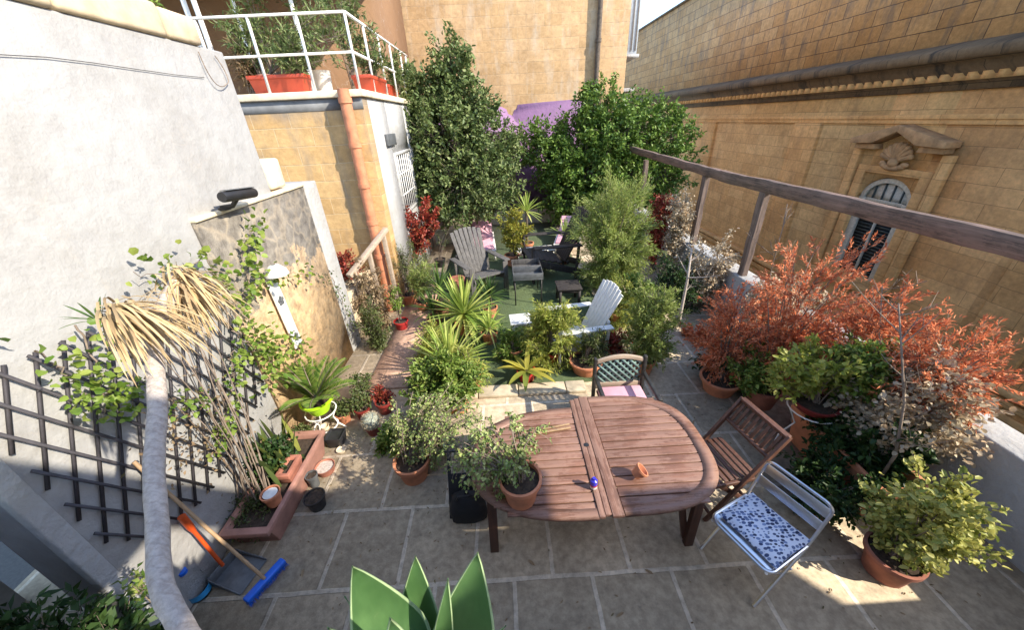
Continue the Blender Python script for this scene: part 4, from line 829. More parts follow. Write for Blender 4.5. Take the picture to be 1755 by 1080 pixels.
# adirondack chairs
def adirondack(label, org, ang, mat, name='garden_chair', sc=1.0, mat2=None):
    T_ = frame_at(org, ang); T_ = (T_[0]*sc, T_[1]); root = thing(name, label, 'chair', org)
    def mk(): return MB(T_)
    b1 = mk(); nb = 7
    for k in range(nb):
        x0_ = -.27+k*.078; xm = x0_+.037; ht = 1.0-.55*(xm)**2*2.2
        lo = np.array([xm*.85, .12, .26]); hi = np.array([xm*1.12, .12+.36*ht, .26+.74*ht]); b1.bar(lo, hi, .07, .02, (0, -.9, .45))
    b1.build('backrest', mat, root, bev=.004)
    b1 = mk(); b1.bar((-.29, .3, .56), (.29, .3, .56), .03, .06); b1.bar((-.25, .16, .25), (.25, .16, .25), .03, .05); b1.build('back_brace', mat, root)
    b1 = mk()
    for k in range(6): y = -.42+k*.088; z = .38-.022*k; b1.bar((-.27, y, z), (.27, y, z), .075, .02)
    b1.build('seat', mat2 or mat, root, bev=.004)
    for sx in (-1, 1):
        b1 = mk(); b1.bar((sx*.36, -.4, .56), (sx*.36, .32, .54), .11, .022); b1.build('armrest', mat, root, bev=.006)
        b1 = mk(); b1.bar((sx*.31, -.4, 0), (sx*.31, -.4, .55), .09, .025, (0, 1, 0)); b1.build('leg', mat, root, bev=.004)
        b1 = mk(); b1.bar((sx*.285, -.44, .33), (sx*.285, .55, .03), .025, .1); b1.build('leg', mat, root, bev=.004)
        b1 = mk(); b1.bar((sx*.31, .26, .0), (sx*.31, .3, .54), .06, .025, (0, 1, 0)); b1.build('leg', mat, root, bev=.004)
    return root
q = PZ(826, 490, 0); adirondack('weathered grey wooden reclining garden chair on the left of the grill', (q[0]-.02, 7.2, .016), .5, M['wood_grey'], sc=1.2)
adirondack('dark stained reclining garden chair seen from the side, right of the grill', (PY(948, 465, 7.8)[0], 7.8, .016), -1.42, M['wood_black'], sc=1.45)
q = PZ(990, 592, 0); adirondack('white plastic reclining garden chair beside the feathery bush on the turf', (q[0]-.02, 4.62, .016), -1.4, M['white_plastic'], sc=1.05)
# grill
root = thing('grill', 'charcoal grill with two open grey trays on thin legs in the middle of the turf', 'grill', (PY(905, 500, 6.5)[0], 6.5, .016))
gx = PY(905, 500, 6.5)[0]
for y0_, nm in ((6.2, 'ash_tray'), (6.62, 'coal_tray')):
    b_ = MB(); a, b2 = (gx-.29, y0_), (gx+.27, y0_+.4)
    b_.box((a[0], a[1], .55), (b2[0], b2[1], .565))
    for q4 in (((a[0], a[1], .566), (b2[0], a[1]+.012, .68)), ((a[0], b2[1]-.012, .566), (b2[0], b2[1], .68)), ((a[0], a[1]+.013, .566), (a[0]+.012, b2[1]-.013, .68)), ((b2[0]-.012, a[1]+.013, .566), (b2[0], b2[1]-.013, .68))): b_.box(*q4)
    b_.build(nm, M['wood_grey'] if y0_ > 6.5 else M['grey_plastic'], root, bev=.004)
for sx in (gx-.26, gx+.24):
    for y in (6.25, 6.98): b_ = MB(); b_.tube([(sx, y, .02), (sx, y, .55)], .014, 6); b_.build('leg', M['dark_metal'], root)
# low dark side table, stool, benches, loungers
def slat_table(name, label, cat, c, sx, sy, h, mat, n=6, leg=.05, rot=0):
    T_ = frame_at(c, rot); root = thing(name, label, cat, c); b1 = MB(T_)
    for k in range(n): y = -sy/2+sy*k/n; b1.box((-sx/2, y+.006, h-.03), (sx/2, y+sy/n-.006, h))
    b1.build('top', mat, root, bev=.004); b1 = MB(T_); b1.box((-sx/2+.04, -sy/2+.03, h-.09), (sx/2-.04, -sy/2+.05, h-.032)); b1.box((-sx/2+.04, sy/2-.05, h-.09), (sx/2-.04, sy/2-.03, h-.032)); b1.build('apron', mat, root)
    for i in (-1, 1):
        for j in (-1, 1): b1 = MB(T_); b1.box((i*(sx/2-leg)-leg/2, j*(sy/2-leg)-leg/2, 0), (i*(sx/2-leg)+leg/2, j*(sy/2-leg)+leg/2, h-.031)); b1.build('leg', mat, root)
    return root
slat_table('side_table', 'low square dark slatted table in front of the dark garden chair', 'table', (PY(973, 515, 6.3)[0], 6.3, .016), .46, .46, .36, M['wood_black'])
slat_table('plastic_stool', 'small white plastic stool with slotted top in front of the weeping bush', 'stool', (PY(893, 575, 5.0)[0], 5.0, .016), .34, .34, .4, M['white_plastic'], 7, .05, .06)
slat_table('low_bench', 'low white painted plank bench behind the grill', 'bench', (PY(915, 430, 8.6)[0], 8.6, .016), 1.0, .4, .34, M['white_metal'], 2, .06, .12)
def lounger(label, px, y, rot, L_=1.7):
    c = np.array([PY(px, 400, y)[0], y, .016]); T_ = frame_at(c, rot); root = thing('sun_lounger', label, 'lounger', c)
    b1 = MB(T_); b1.box((-.33, -L_/2, .24), (-.29, L_/2, .32)); b1.box((.29, -L_/2, .24), (.33, L_/2, .32)); b1.box((-.289, -L_/2, .24), (.289, -L_/2+.04, .318)); b1.build('frame', M['white_metal'], root, bev=.006)
    for i in (-1, 1):
        for j in (-1, 1): b1 = MB(T_); b1.box((i*.29-.025, j*(L_/2-.15)-.025, 0), (i*.29+.025, j*(L_/2-.15)+.025, .239)); b1.build('leg', M['white_metal'], root)
    b1 = MB(T_); b1.box((-.288, -L_/2+.05, .27), (.288, L_/2-.6, .36)); b1.bar((0, L_/2-.58, .33), (0, L_/2+.02, .62), .57, .07); b1.build('mattress', M['pink_fabric'], root, bev=.02)
lounger('pink padded lounger standing against the purple wall, behind the weathered grey chair', 826, 9.6, .05)
lounger('pink padded lounger on the right, half hidden by the dark garden chair', 975, 9.7, -.25)
root = thing('stone_ledge', 'low pale stone ledge at the far left corner of the terrace under the tall tree', 'ledge', (-1.4, 11, 0))
b_ = MB(); b_.box((-2.0, 10.6, 0), (-.75, 11.1, .42)); b_.build('block', M['kerb'], root, bev=.03)
# brown round pot beside grey chair
q = PY(783, 478, 7.0); root = thing('round_pot', 'empty brown glazed round pot beside the weathered grey chair', 'pot', (q[0], 7.0, .016)); b_ = MB(); b_.lathe([(0, 0), (.12, 0), (.19, .1), (.2, .2), (.16, .3), (.17, .33), (.14, .33), (.13, .2), (0, .18)], (q[0], 7.0, .016), 24); b_.build('pot_body', M['terracotta_old'], root, smooth=True)
# ================================================================== LEFT SIDE
def vine(name, label, cat, paths, lm, Ln, n, stemr=.006, wid=.09, x=XW+.06, group=None, depth=.1, W=1.1, seed=31):
    """climber along the wall; paths are lists of photograph points lying on the wall plane"""
    global rng; rng = np.random.default_rng(seed)
    root = thing(name, label, cat, PX(*paths[0][0], x), group); F = MB(); S = MB()
    for pa in paths:
        P = np.array([PX(px, py, x) for px, py in pa]); t_ = np.linspace(0, len(P)-1, 24); ii = np.minimum(t_.astype(int), len(P)-2); Q = P[ii]+(P[ii+1]-P[ii])*(t_-ii)[:, None]+rng.normal(size=(24, 3))*.012
        S.tube(Q, np.linspace(stemr, stemr*.4, 24), 5, False); k = rng.integers(0, 23, n); pp = Q[k]+(Q[k+1]-Q[k])*rng.random((n, 1))
        off = rng.normal(size=(n, 3))*wid*[.6, 1, 1]; off[:, 0] = abs(off[:, 0])+.01
        F.leaves(pp+off, off+rng.normal(size=(n, 3))*.03+[.03, 0, -.03], Ln*(.6+.8*rng.random(n)), Ln*W*(.7+.5*rng.random(n)), oval=True, up=1.0)
    F.build('foliage', lm, root); S.build('stem', M['twig'], root); return root
# trellis: two families of laths crossing at a slant, clipped to an outline on the wall
root = thing('trellis', 'dark slatted diamond trellis fixed to the foot of the white wall', 'trellis', (XW+.03, 2.2, 1.3))
reg = [(1.36, 2.25), (1.9, 2.2), (2.6, 2.05), (3.02, 1.7), (3.0, .95), (2.5, .62), (1.95, .62), (1.6, .7), (1.36, 1.05)]
reg = reg[::-1]
def clip(p, d):
    t0_, t1_ = -9., 9.; n_ = len(reg)
    for i in range(n_):
        a, b2 = np.array(reg[i]), np.array(reg[(i+1) % n_]); e = b2-a; nn_ = np.array([e[1], -e[0]]); den = nn_@d; num = nn_@(a-p)
        if abs(den) < 1e-9: continue
        tt = num/den
        if den > 0: t1_ = min(t1_, tt)
        else: t0_ = max(t0_, tt)
    return t0_, t1_
b_ = MB()
for sgn, xo in ((1, .02), (-1, .035)):
    d = np.array([math.cos(math.radians(63)), sgn*math.sin(math.radians(63))]); nn2 = np.array([-d[1], d[0]]); c0 = np.array([2.1, 1.35])
    for k in range(-14, 15):
        p = c0+nn2*k*.125; t0_, t1_ = clip(p, d)
        if t1_-t0_ > .12:
            a, b2 = p+d*t0_, p+d*t1_; b_.bar((XW+xo, a[0], a[1]), (XW+xo, b2[0], b2[1]), .016, .012, (1, 0, 0))
b_.build('laths', M['bars_dark'], root)
vine('climbing_ivy', 'bright green ivy in rounded clusters at the left end of the trellis', 'ivy', [[(130, 560), (165, 620), (190, 680), (170, 730)], [(165, 680), (215, 660), (235, 690)], [(60, 600), (120, 650), (170, 690)]], L['ivy'], .042, 60, wid=.055, x=XW+.08)
vine('climbing_ivy', 'leafy green vine trailing over the middle of the white wall foot towards the lamp', 'vine', [[(420, 600), (400, 520), (430, 470), (480, 470), (540, 470)], [(420, 600), (460, 600), (520, 590)], [(390, 560), (380, 480), (350, 440), (300, 470), (230, 470)], [(430, 500), (415, 430), (440, 380)]], L['ivy'], .048, 110, wid=.065, x=XW+.1, seed=33)
vine('climbing_ivy', 'small leaved vine across the foot of the wall above the cycad', 'vine', [[(400, 570), (440, 600), (500, 610), (530, 640)], [(420, 540), (450, 590), (470, 640), (440, 660)]], L['ivy'], .05, 75, wid=.08, x=XW+.2, seed=35)
vine('climbing_ivy', 'sparse green creeper hanging in front of the middle of the trellis', 'vine', [[(400, 640), (395, 700), (375, 740)], [(290, 690), (350, 690)], [(400, 600), (398, 660)], [(385, 720), (370, 760)]], L['ivy'], .035, 50, wid=.05, x=XW+.16, seed=36)
vine('climbing_ivy', 'thin creeper with small dull leaves winding over the white end strip', 'vine', [[(560, 460), (590, 520), (600, 580)], [(545, 470), (575, 500), (610, 570)]], L['olive'], .03, 40, wid=.03, x=XW+.1, seed=37)
root = thing('dry_climber', 'bundle of dry brown climbing stems rising from the clay trough across the trellis', 'dried climber', (-2.35, 2.2, .3)); b_ = MB()
rng = np.random.default_rng(41)
for k in range(16):
    a = PZ(440+rng.normal()*18, 845+rng.normal()*10, .3); e = PX(330+rng.normal()*55, 600+rng.normal()*70, XW+.1+abs(rng.normal())*.08); mcp = (a+e)/2+np.array([.08, 0, .05])+rng.normal(size=3)*.05
    b_.tube(bez(a, mcp, e, 10), np.linspace(.011 if k < 4 else .006, .003, 10), 5, False)
b_.build('stem', M['twig'], root); F = MB(); Pn = []
for k in range(260): a = PX(340+rng.normal()*45, 740+rng.normal()*45, XW+.12+rng.random()*.1); Pn.append(a)
F.leaves(Pn, rng.normal(size=(260, 3)), .035, .018, up=1); F.build('foliage', L['dry'], root)
# lamp with white board and ornaments
root = thing('wall_lamp', 'white shaded garden lamp on a white board with grey ornaments, on the stone wall', 'lamp', PX(470, 470, XW+.1))
a, b2 = PX(462, 475, XW+.075), PX(512, 592, XW+.075)
b_ = MB(); b_.bar(a, b2, .16, .02, (1, 0, 0)); b_.build('board', M['white_metal'], root, bev=.006)
lp = a+[.05, -.02, .08]; b_ = MB(frame_at((0, 0, 0), 0)); b_.tube([lp+[-.06, 0, -.1], lp+[-.05, 0, .0], lp], .012, 8); b_.build('arm', M['dark_metal'], root, smooth=True)
b_ = MB(); b_.lathe([(.02, .06), (.05, .05), (.1, .0), (.115, -.05), (.105, -.05), (.09, 0), (.04, .04), (0, .045)], lp+[.05, 0, 0], 22); b_.build('lamp_shade', M['white_plastic'], root, smooth=True)
b_ = MB(); b_.lathe([(0, -.06), (.04, -.05), (.05, -.01), (.03, .03), (0, .04)], lp+[.05, 0, 0], 16); b_.build('bulb', M['lattice_green'], root, smooth=True)
for t_, r in ((.32, .055), (.85, .045), (1.0, .035)):
    c = a+(b2-a)*t_+[.016, 0, 0]; b_ = MB()
    for k in range(5): an = 2*math.pi*k/5+.3; b_.ball(c+[0, r*.62*math.cos(an), r*.62*math.sin(an)], (.008, r*.42, r*.42), 5)
    b_.ball(c+[.004, 0, 0], (.01, r*.3, r*.3), 5); b_.build('ornament', M['grey_plastic'], root, smooth=True)
# security camera
a, b2 = PX(380, 338, XW+.2), PX(434, 330, XW+.2)
root = thing('security_camera', 'black bullet security camera on a bracket at the top of the stone wall', 'camera', a)
b_ = MB(); b_.tube([a, a+(b2-a)*.03, b2, b2+(b2-a)*.02], [.04, .045, .045, .04], 16); b_.build('camera_body', M['black_plastic'], root, smooth=True)
b_ = MB(); b_.bar(a+(b2-a)*.1+[0, 0, .05], b2+[0, 0, .05], .06, .006); b_.build('sunshield', M['grey_plastic'], root, bev=.003)
mid = (a*.6+b2*.4); b_ = MB(); b_.tube([mid+[0, 0, -.03], mid+[-.06, 0, -.09], [XW+.035, mid[1], mid[2]-.1]], .02, 10); b_.lathe([(0, 0), (.05, 0), (.05, .02), (0, .02)], (XW+.06, mid[1], mid[2]-.12), 14); b_.build('bracket', M['dark_metal'], root, smooth=True)
root = thing('cable', 'thin grey cable along the top of the white wall with a loop at one end', 'cable', PX(360, 133, XW+.012)); b_ = MB()
b_.tube([PX(x_, y_+random.uniform(-1, 1), XW+.012) for x_, y_ in ((-20, 92), (80, 98), (158, 106), (230, 118), (300, 127), (350, 133))], .0022, 6, False); b_.build('wire', M['dark_metal'], root)
b_ = MB(); b_.tube(bez(PX(340, 88, XW+.02), PX(372, 170, XW+.05), PX(392, 140, XW+.03), 12), .004, 6, False); b_.tube(bez(PX(392, 140, XW+.03), PX(388, 120, XW+.03), PX(368, 95, XW+.02), 8), .004, 6, False); b_.build('loop', M['twig'], root)
# roof plants and planters
def trough(label, c, sx, sy, h, mat, name='planter_trough', group=None, root=None):
    c = np.asarray(c, float); root = root or thing(name, label, 'planter', c, group); b1 = MB(); x0_, y0_ = sx/2, sy/2; w_ = .02; tp = .88
    o1 = [(-x0_*tp, -y0_*tp, 0), (x0_*tp, -y0_*tp, 0), (x0_*tp, y0_*tp, 0), (-x0_*tp, y0_*tp, 0)]; o2 = [(-x0_, -y0_, h), (x0_, -y0_, h), (x0_, y0_, h), (-x0_, y0_, h)]
    e = w_; o25 = [(p[0]*1.04, p[1]*1.06, h-.05) for p in o2]; o26 = [(p[0]*1.04, p[1]*1.06, h) for p in o2]; o24 = [(p[0]*.985, p[1]*.985, h-.055) for p in o2]
    i1 = [(p[0]*(1-2*e/sx*1.5), p[1]*(1-2*e/sy*1.5), h) for p in o2]; i2 = [(p[0]*(1-2*e/sx*2), p[1]*(1-2*e/sy*2), h*.8) for p in o2]
    rings = [o1, o24, o25, o26, i1, i2]; V = [np.array(p)+c for r_ in rings for p in r_]
    Fq = [(i*4+k, i*4+(k+1) % 4, (i+1)*4+(k+1) % 4, (i+1)*4+k) for i in range(len(rings)-1) for k in range(4)]+[(3, 2, 1, 0)]
    b1.add(V, Fq); b1.build('trough', mat, root, bev=.006)
    b1 = MB(); V = [np.array(p)+c-[0, 0, .004] for p in i2]; b1.add(V, [(0, 1, 2, 3)]); b1.build('soil', M['soil'], root); return root
def inplant(root, box, lm, y=None, x=None, base=None, **k):
    global rng; rng = np.random.default_rng(abs(int(box[0]*5+box[1]*3)))
    c, r = bbox(*box, y=y, x=x); F = MB(); S = MB(); shrub(F, S, base if base is not None else np.array([c[0], c[1], root.location[2]+.15]), c, r, **k); F.build('foliage', lm, root); S.build('stem', M['twig'], root)
RZ = 3.705
kw = dict(nst=12, ntw=7, nl=12, tl=.2, Ln=.11, W=.024, shell=.4, upb=.6, r0=.01)
r1 = trough('red plastic trough of thin leaved plants at the left on the roof edge', (PY(482, 140, 6.95)[0], 6.95, RZ), .85, .3, .26, M['red_plastic'])
inplant(r1, (395, 20, 470, 120), L['tree'], y=6.95, **kw); inplant(r1, (455, 60, 540, 125), L['tree'], y=6.95, **kw)
r1 = trough('red plastic trough of plants along the right side of the roof edge', (PY(632, 140, 7.5)[0], 7.6, RZ), .3, .95, .24, M['red_plastic'])
inplant(r1, (600, 60, 668, 120), L['tree'], y=7.6, **kw)
r1 = trough('short red trough at the far right corner of the roof edge', (-2.3, 9.3, RZ), .28, .8, .24, M['red_plastic']); inplant(r1, (655, 95, 700, 150), L['tree'], y=9.2, **kw)
pbush('oleander like plant in a pinkish round pot between the red roof troughs', 'potted plant', (540, 10, 612, 115), L['tree'], 572, 7.0, .15, .28, M['pink_clay'], pz=RZ, **kw)
q = PY(548, 120, 7.6); root = thing('bucket', 'white plastic bucket behind the roof troughs', 'bucket', (q[0], 7.6, RZ)); b_ = MB(); b_.lathe([(0, 0), (.13, 0), (.16, .36), (.17, .37), (.15, .37), (.12, .02)], (q[0], 7.6, RZ), 22); b_.build('bucket_body', M['white_plastic'], root, smooth=True)
bush('roof_shrub', 'tall leafy shrub with drooping leaves at the top left behind the roof railing', 'shrub', (385, -70, 475, 60), L['tree'], y=8.4, bz=RZ, **kw)
bush('roof_shrub', 'tall leafy shrub in the middle behind the roof railing', 'shrub', (470, -40, 545, 70), L['tree'], y=8.6, bz=RZ, **kw)
bush('roof_shrub', 'leafy shrub at the corner of the roof railing, against the ochre wall', 'shrub', (545, -30, 612, 60), L['tree'], y=8.2, bz=RZ, **kw)
bush('roof_shrub', 'brownish half dead plant at the left end of the roof behind the pergola poles', 'shrub', (395, 75, 440, 140), L['dry'], y=6.95, bz=RZ, **kw)
# clay trough by the trellis
root = trough('long weathered terracotta trough with snake plants and dry weeds under the trellis', (-2.3, 2.42, 0), .4, 1.08, .27, M['trough_clay'], name='clay_trough')
inplant(root, (375, 855, 470, 905), L['olive'], y=2.1, nst=26, ntw=6, nl=12, tl=.08, Ln=.035, W=.014, shell=.4, r0=.004)
F = MB(); rng = np.random.default_rng(52)
for k in range(40):
    b0 = PZ(474+rng.normal()*14, 800+rng.normal()*18, .26); F.strap(b0, (rng.normal()*.22, rng.normal()*.22-.05, 1), .32+.24*rng.random(), .055, .15, 6, .3)
F.build('snake_leaves', L['snake'], root)
inplant(root, (425, 745, 505, 835), L['dark'], y=2.5, nst=34, ntw=6, nl=10, tl=.1, Ln=.05, W=.03, oval=True, shell=.4, r0=.005)
q = PZ(472, 862, .25); root = thing('clay_pot', 'terracotta pot with a white saucer in its mouth, standing in the long trough', 'pot', q); add_pot(root, q, .075, .14, M['terracotta'], soil=False); b_ = MB(); b_.disc(q+[0, 0, .132], .06, 18); b_.build('saucer', M['white_plastic'], root)
r1 = trough('small terracotta window trough standing at the back of the long trough', PZ(500, 812, .25), .13, .24, .12, M['terracotta_old'], name='window_trough')
# cycad in lime pot on a stand
q = PZ(549, 703, .36); root = thing('plant_stand', 'cream wrought iron plant stand under the lime green pot', 'plant stand', (q[0], q[1], 0))
for k in range(3):
    an = 2*math.pi*k/3+.4; d = np.array([math.cos(an), math.sin(an), 0]); b_ = MB(); o = np.array([q[0], q[1], 0]); b_.tube([o+d*.19+[0, 0, .01], o+d*.13+[0, 0, .1], o+d*.1+[0, 0, .22], o+d*.16+[0, 0, .345]], .009, 6); b_.build('leg', M['white_metal'], root, smooth=True)
for z in (.12, .345): b_ = MB(); r_ = .13 if z < .2 else .165; b_.tube([np.array([q[0]+r_*math.cos(a), q[1]+r_*math.sin(a), z]) for a in np.linspace(0, 2*math.pi, 21)], .008, 6, False); b_.build('ring', M['white_metal'], root, smooth=True)
pos = np.array([q[0], q[1], .354]); root = thing('potted_plant', 'cycad palm with arching fronds in a lime green bowl', 'potted plant', pos); add_pot(root, pos, .165, .17, M['lime'], .6)
F = MB(); S = MB(); rng = np.random.default_rng(55)
for k in range(17):
    an = k*2.4; el = math.radians(34+40*((k*7) % 17)/17); frond(F, S, pos+[0, 0, .17], (math.cos(an)*math.cos(el), math.sin(an)*math.cos(el), math.sin(el)), .46+.1*rng.random(), 28, .02, .1, .55)
S.ball(pos+[0, 0, .17], (.05, .05, .06), 6); F.build('foliage', L['cycad'], root); S.build('stem', M['olive'] if 'olive' in M else M['twig'], root)
# small pots on the floor, left
def small(label, px, py, r, h, mat, kind=None, lm=None, name='potted_plant', taper=.75, cat='potted plant', z=0., **k):
    global rng; rng = np.random.default_rng(int(px*3+py)); c = PZ(px, py, z)
    if kind is None: root = thing(name, label, cat, c); add_pot(root, c, r, h, mat, taper); return root
    if kind == 'shrub': k.setdefault('cen', c+[0, 0, h+k.pop('ph', .1)]); k.setdefault('rad', k.pop('pr', .1))
    return potted(label, cat, c, r, h, mat, kind, lm, taper=taper, name=name, **k)
sk = dict(nst=14, ntw=5, nl=8, tl=.07, Ln=.04, W=.02, oval=True, r0=.005, shell=.4)
small('bright orange pot with a low leafy plant, right of the lime green bowl', 592, 722, .085, .14, M['orange_red'] if False else M['terracotta'], 'shrub', L['olive'], ph=.08, pr=.1, **sk)
small('dark red pot with a bushy pale plant against the foot of the white end strip', 625, 715, .09, .16, M['dark_red'], 'shrub', L['olive'], ph=.14, pr=.13, **sk)
small('dark red pot with a reddish plant by the near corner of the pink path', 662, 705, .1, .17, M['dark_red'], 'shrub', L['red'], ph=.08, pr=.1, **sk)
small('small clay pot of dry grass behind the lime green bowl', 628, 690, .09, .14, M['terracotta_old'], 'shrub', L['olive'], ph=.18, pr=.15, **sk)
q = PZ(642, 742, 0); root = thing('potted_plant', 'ball shaped grey white cactus in a dark pot beside the weathered paving', 'cactus', q); add_pot(root, q, .085, .12, M['dark_red']); b_ = MB(); b_.ball(q+[0, 0, .19], .1, 14); b_.build('cactus', plain('cactus', (.3, .33, .27), .9, var=.4, scale=60, bmp=1), root)
F = MB(); nn_ = 900; u = nrm(np.random.default_rng(3).normal(size=(nn_, 3))); F.leaves(q+[0, 0, .19]+u*.098, u+.5*np.random.default_rng(4).normal(size=(nn_, 3)), .028, .004); F.build('spines', L['cream'], root)
q = PZ(580, 760, 0); root = thing('nursery_pot', 'square black nursery pot with dark soil beside the plant stand', 'pot', q); b_ = MB()
V = []
for h_, r_ in ((0, .07), (.15, .09), (.15, .082), (.12, .08)): V += [q+[i*r_, j*r_, h_] for i, j in ((-1, -1), (1, -1), (1, 1), (-1, 1))]
b_.add(V, [(i*4+k, i*4+(k+1) % 4, i*4+4+(k+1) % 4, i*4+4+k) for i in range(3) for k in range(4)]+[(12, 13, 14, 15), (3, 2, 1, 0)]); b_.build('pot_body', M['black_plastic'], root, bev=.005)
def dish(label, px, py, r, h, mat):
    c = PZ(px, py, 0); root = thing('dish', label, 'dish', c); b1 = MB(); b1.lathe([(0, 0), (r*.8, 0), (r, h), (r*.92, h), (r*.78, .014), (0, .014)], c, 22); b1.build('dish_body', mat, root, smooth=True); return root, c
dish('small cream dish on the paving beside the black nursery pot', 586, 773, .055, .03, M['cream']); dish('small cream bowl on top of the stand foot, left of the black nursery pot', 558, 735, .05, .05, M['cream'])
root, c = dish('wide grey clay bowl of dry soil beside the trough end', 560, 808, .1, .08, M['terracotta_old']); b_ = MB(); b_.disc(c+[0, 0, .06], .088, 18, .006); b_.build('soil', M['bark_pale'], root)
small('black plastic pot of dark soil standing at the trough side', 546, 868, .09, .15, M['black_plastic'], name='nursery_pot', cat='pot')
q = PZ(540, 845, 0)+[.0, .03, 0]; 
small('empty small grey pot standing behind the black pot by the trough', 541, 832, .055, .16, M['grey_plastic'], name='nursery_pot', cat='pot')
small('reddish clay pot at the far end of the long trough', 527, 765, .08, .15, M['terracotta_old'], 'shrub', L['olive'], ph=.05, pr=.08, **sk)
# trailing jade plants
jk = dict(nst=44, ntw=7, nl=11, tl=.13, Ln=.026, W=.02, oval=True, r0=.008, minr=.0028, t0=.25, jit=.008, lat=1.1, upb=.1)
q = PZ(893, 852, .742); rng = np.random.default_rng(61)
potted('trailing round leaved succulent in a terracotta pot on the table', 'potted plant', q, .145, .22, M['terracotta'], 'shrub', L['jade'], cen=q+[-.16, .14, .34], rad=(.44, .3, .33), droop=.6, shell=.35, **jk)
q = PZ(712, 815, 0); rng = np.random.default_rng(62)
potted('large tangled round leaved succulent in a floor pot behind the black bag', 'potted plant', q, .17, .24, M['terracotta'], 'shrub', L['jade'], cen=q+[.28, .26, .52], rad=(.52, .42, .42), droop=.6, shell=.4, **{**jk, 'nst': 80, 'nl': 10})
q = PZ(690, 790, 0); rng = np.random.default_rng(63); r1 = bush('leafy_plant', 'dense glossy dark green plant at the left foot of the tangled succulent', 'plant', (645, 725, 712, 795), L['mid'], y=2.95, nst=22, ntw=6, nl=10, tl=.09, Ln=.055, W=.035, oval=True, shell=.4, r0=.005)
# folded black chair and bag beside the table
a = PZ(775, 880, 0); root = thing('folded_chair', 'folded black chair frame leaning against the left end of the table', 'chair', a)
for dx in (0, .2):
    b_ = MB(); b_.bar(a+[dx, -.05, 0], a+[dx*.9+.02, .22, .66], .03, .02); b_.build('leg', M['black_plastic'], root, bev=.004)
b_ = MB(); b_.bar(a+[-.02, .2, .6], a+[.22, .2, .6], .03, .02); b_.build('crossbar', M['black_plastic'], root, bev=.004); b_ = MB(); b_.bar(a+[.0, .05, .27], a+[.2, .05, .27], .02, .3, (0, .38, .92)); b_.build('seat', M['black_fabric'], root, bev=.006)
q = PZ(805, 890, 0); root = thing('black_bag', 'black fabric bag slumped on the floor under the left end of the table', 'bag', q); b_ = MB(); V = []; F_ = []; n = 18
for i, (z, sx, sy) in enumerate(((0, .13, .08), (.03, .16, .1), (.14, .165, .1), (.24, .14, .075), (.3, .09, .04), (.31, .02, .01))):
    for k in range(n): an = 2*math.pi*k/n; w_ = 1+.05*math.sin(3*an+i*2); V.append(q+[math.copysign(abs(math.cos(an))**.6, math.cos(an))*sx*w_, math.copysign(abs(math.sin(an))**.6, math.sin(an))*sy*w_+.04, z])
b_.add(V, [(i*n+k, i*n+(k+1) % n, (i+1)*n+(k+1) % n, (i+1)*n+k) for i in range(5) for k in range(n)]); b_.build('bag_body', M['black_fabric'], root, smooth=True)
b_ = MB(); b_.tube([q+[-.09, -.0, .27], q+[-.06, -.03, .36], q+[.03, -.03, .37], q+[.09, 0, .27]], .009, 6); b_.build('strap', M['black_fabric'], root, smooth=True)
# broom, dustpan, bottle
a, b2 = PZ(425, 1038, .03), PZ(490, 966, .03); hd = (a+b2)/2
root = thing('broom', 'broom with a bright blue head and long wooden handle leaning on the wall', 'broom', hd)
b_ = MB(); b_.bar(a+[0, 0, .05], b2+[0, 0, .05], .06, .045); b_.build('head', M['blue'], root, bev=.01)
dv = nrm(b2-a); pv = np.cross(dv, Z); F = MB(); rb = np.random.default_rng(6)
for k in range(700): p = a+(b2-a)*rb.random()+pv*(rb.random()-.5)*.05+[0, 0, .04]; F.leaves([p], [pv*.6*(rb.random()-.2)+[0, 0, -1]], .055, .004)
F.build('bristles', M['blue'], root)
top = PX(229, 792, XW+.05); b_ = MB(); b_.tube([hd+[0, 0, .07], hd*.5+top*.5, top], .0125, 10); b_.build('handle', M['handle_wood'], root, smooth=True)
c = PZ(412, 985, 0); root = thing('dustpan', 'grey dustpan with an orange red handle leaning on the wall beside the blue broom', 'dustpan', c); tl_ = PX(311, 886, XW+.07); dv = nrm((tl_-c)*[1, 1, 0]); sv = np.array([-dv[1], dv[0], 0])
b_ = MB(); f0, f1 = c-dv*.14, c+dv*.13
b_.add([f0-sv*.13+[0, 0, .006], f0+sv*.13+[0, 0, .006], f1+sv*.12+[0, 0, .03], f1-sv*.12+[0, 0, .03]]+[p+np.array([0, 0, .006]) for p in (f0-sv*.13+[0, 0, .006], f0+sv*.13+[0, 0, .006], f1+sv*.12+[0, 0, .03], f1-sv*.12+[0, 0, .03])], [(3, 2, 1, 0), (4, 5, 6, 7), (0, 1, 5, 4), (1, 2, 6, 5), (2, 3, 7, 6), (3, 0, 4, 7)])
for sg in (-1, 1): b_.prism([f0+sv*sg*.128+[0, 0, .01], f1+sv*sg*.118+[0, 0, .03], f1+sv*sg*.118+[0, 0, .11], f0+sv*sg*.128+[0, 0, .03]], sv*sg*.008)
b_.prism([f1-sv*.12+[0, 0, .032], f1+sv*.12+[0, 0, .032], f1+sv*.12+[0, 0, .12], f1-sv*.12+[0, 0, .12]], dv*.008); b_.build('pan', M['grey_plastic'], root, bev=.003)
hb = f1+[0, 0, .09]; b_ = MB(); b_.tube([hb, hb*.75+tl_*.25, hb*.3+tl_*.7, hb*.2+tl_*.8, tl_], [.014, .014, .014, .024, .026], 10); b_.build('handle', M['orange_red'], root, smooth=True)
c = PZ(345, 1018, 0); root = thing('water_bottle', 'large clear plastic water bottle with a blue label at the foot of the wall', 'bottle', c); ax = np.array([[1, 0, 0], [0, .8, -.6], [0, .6, .8]])
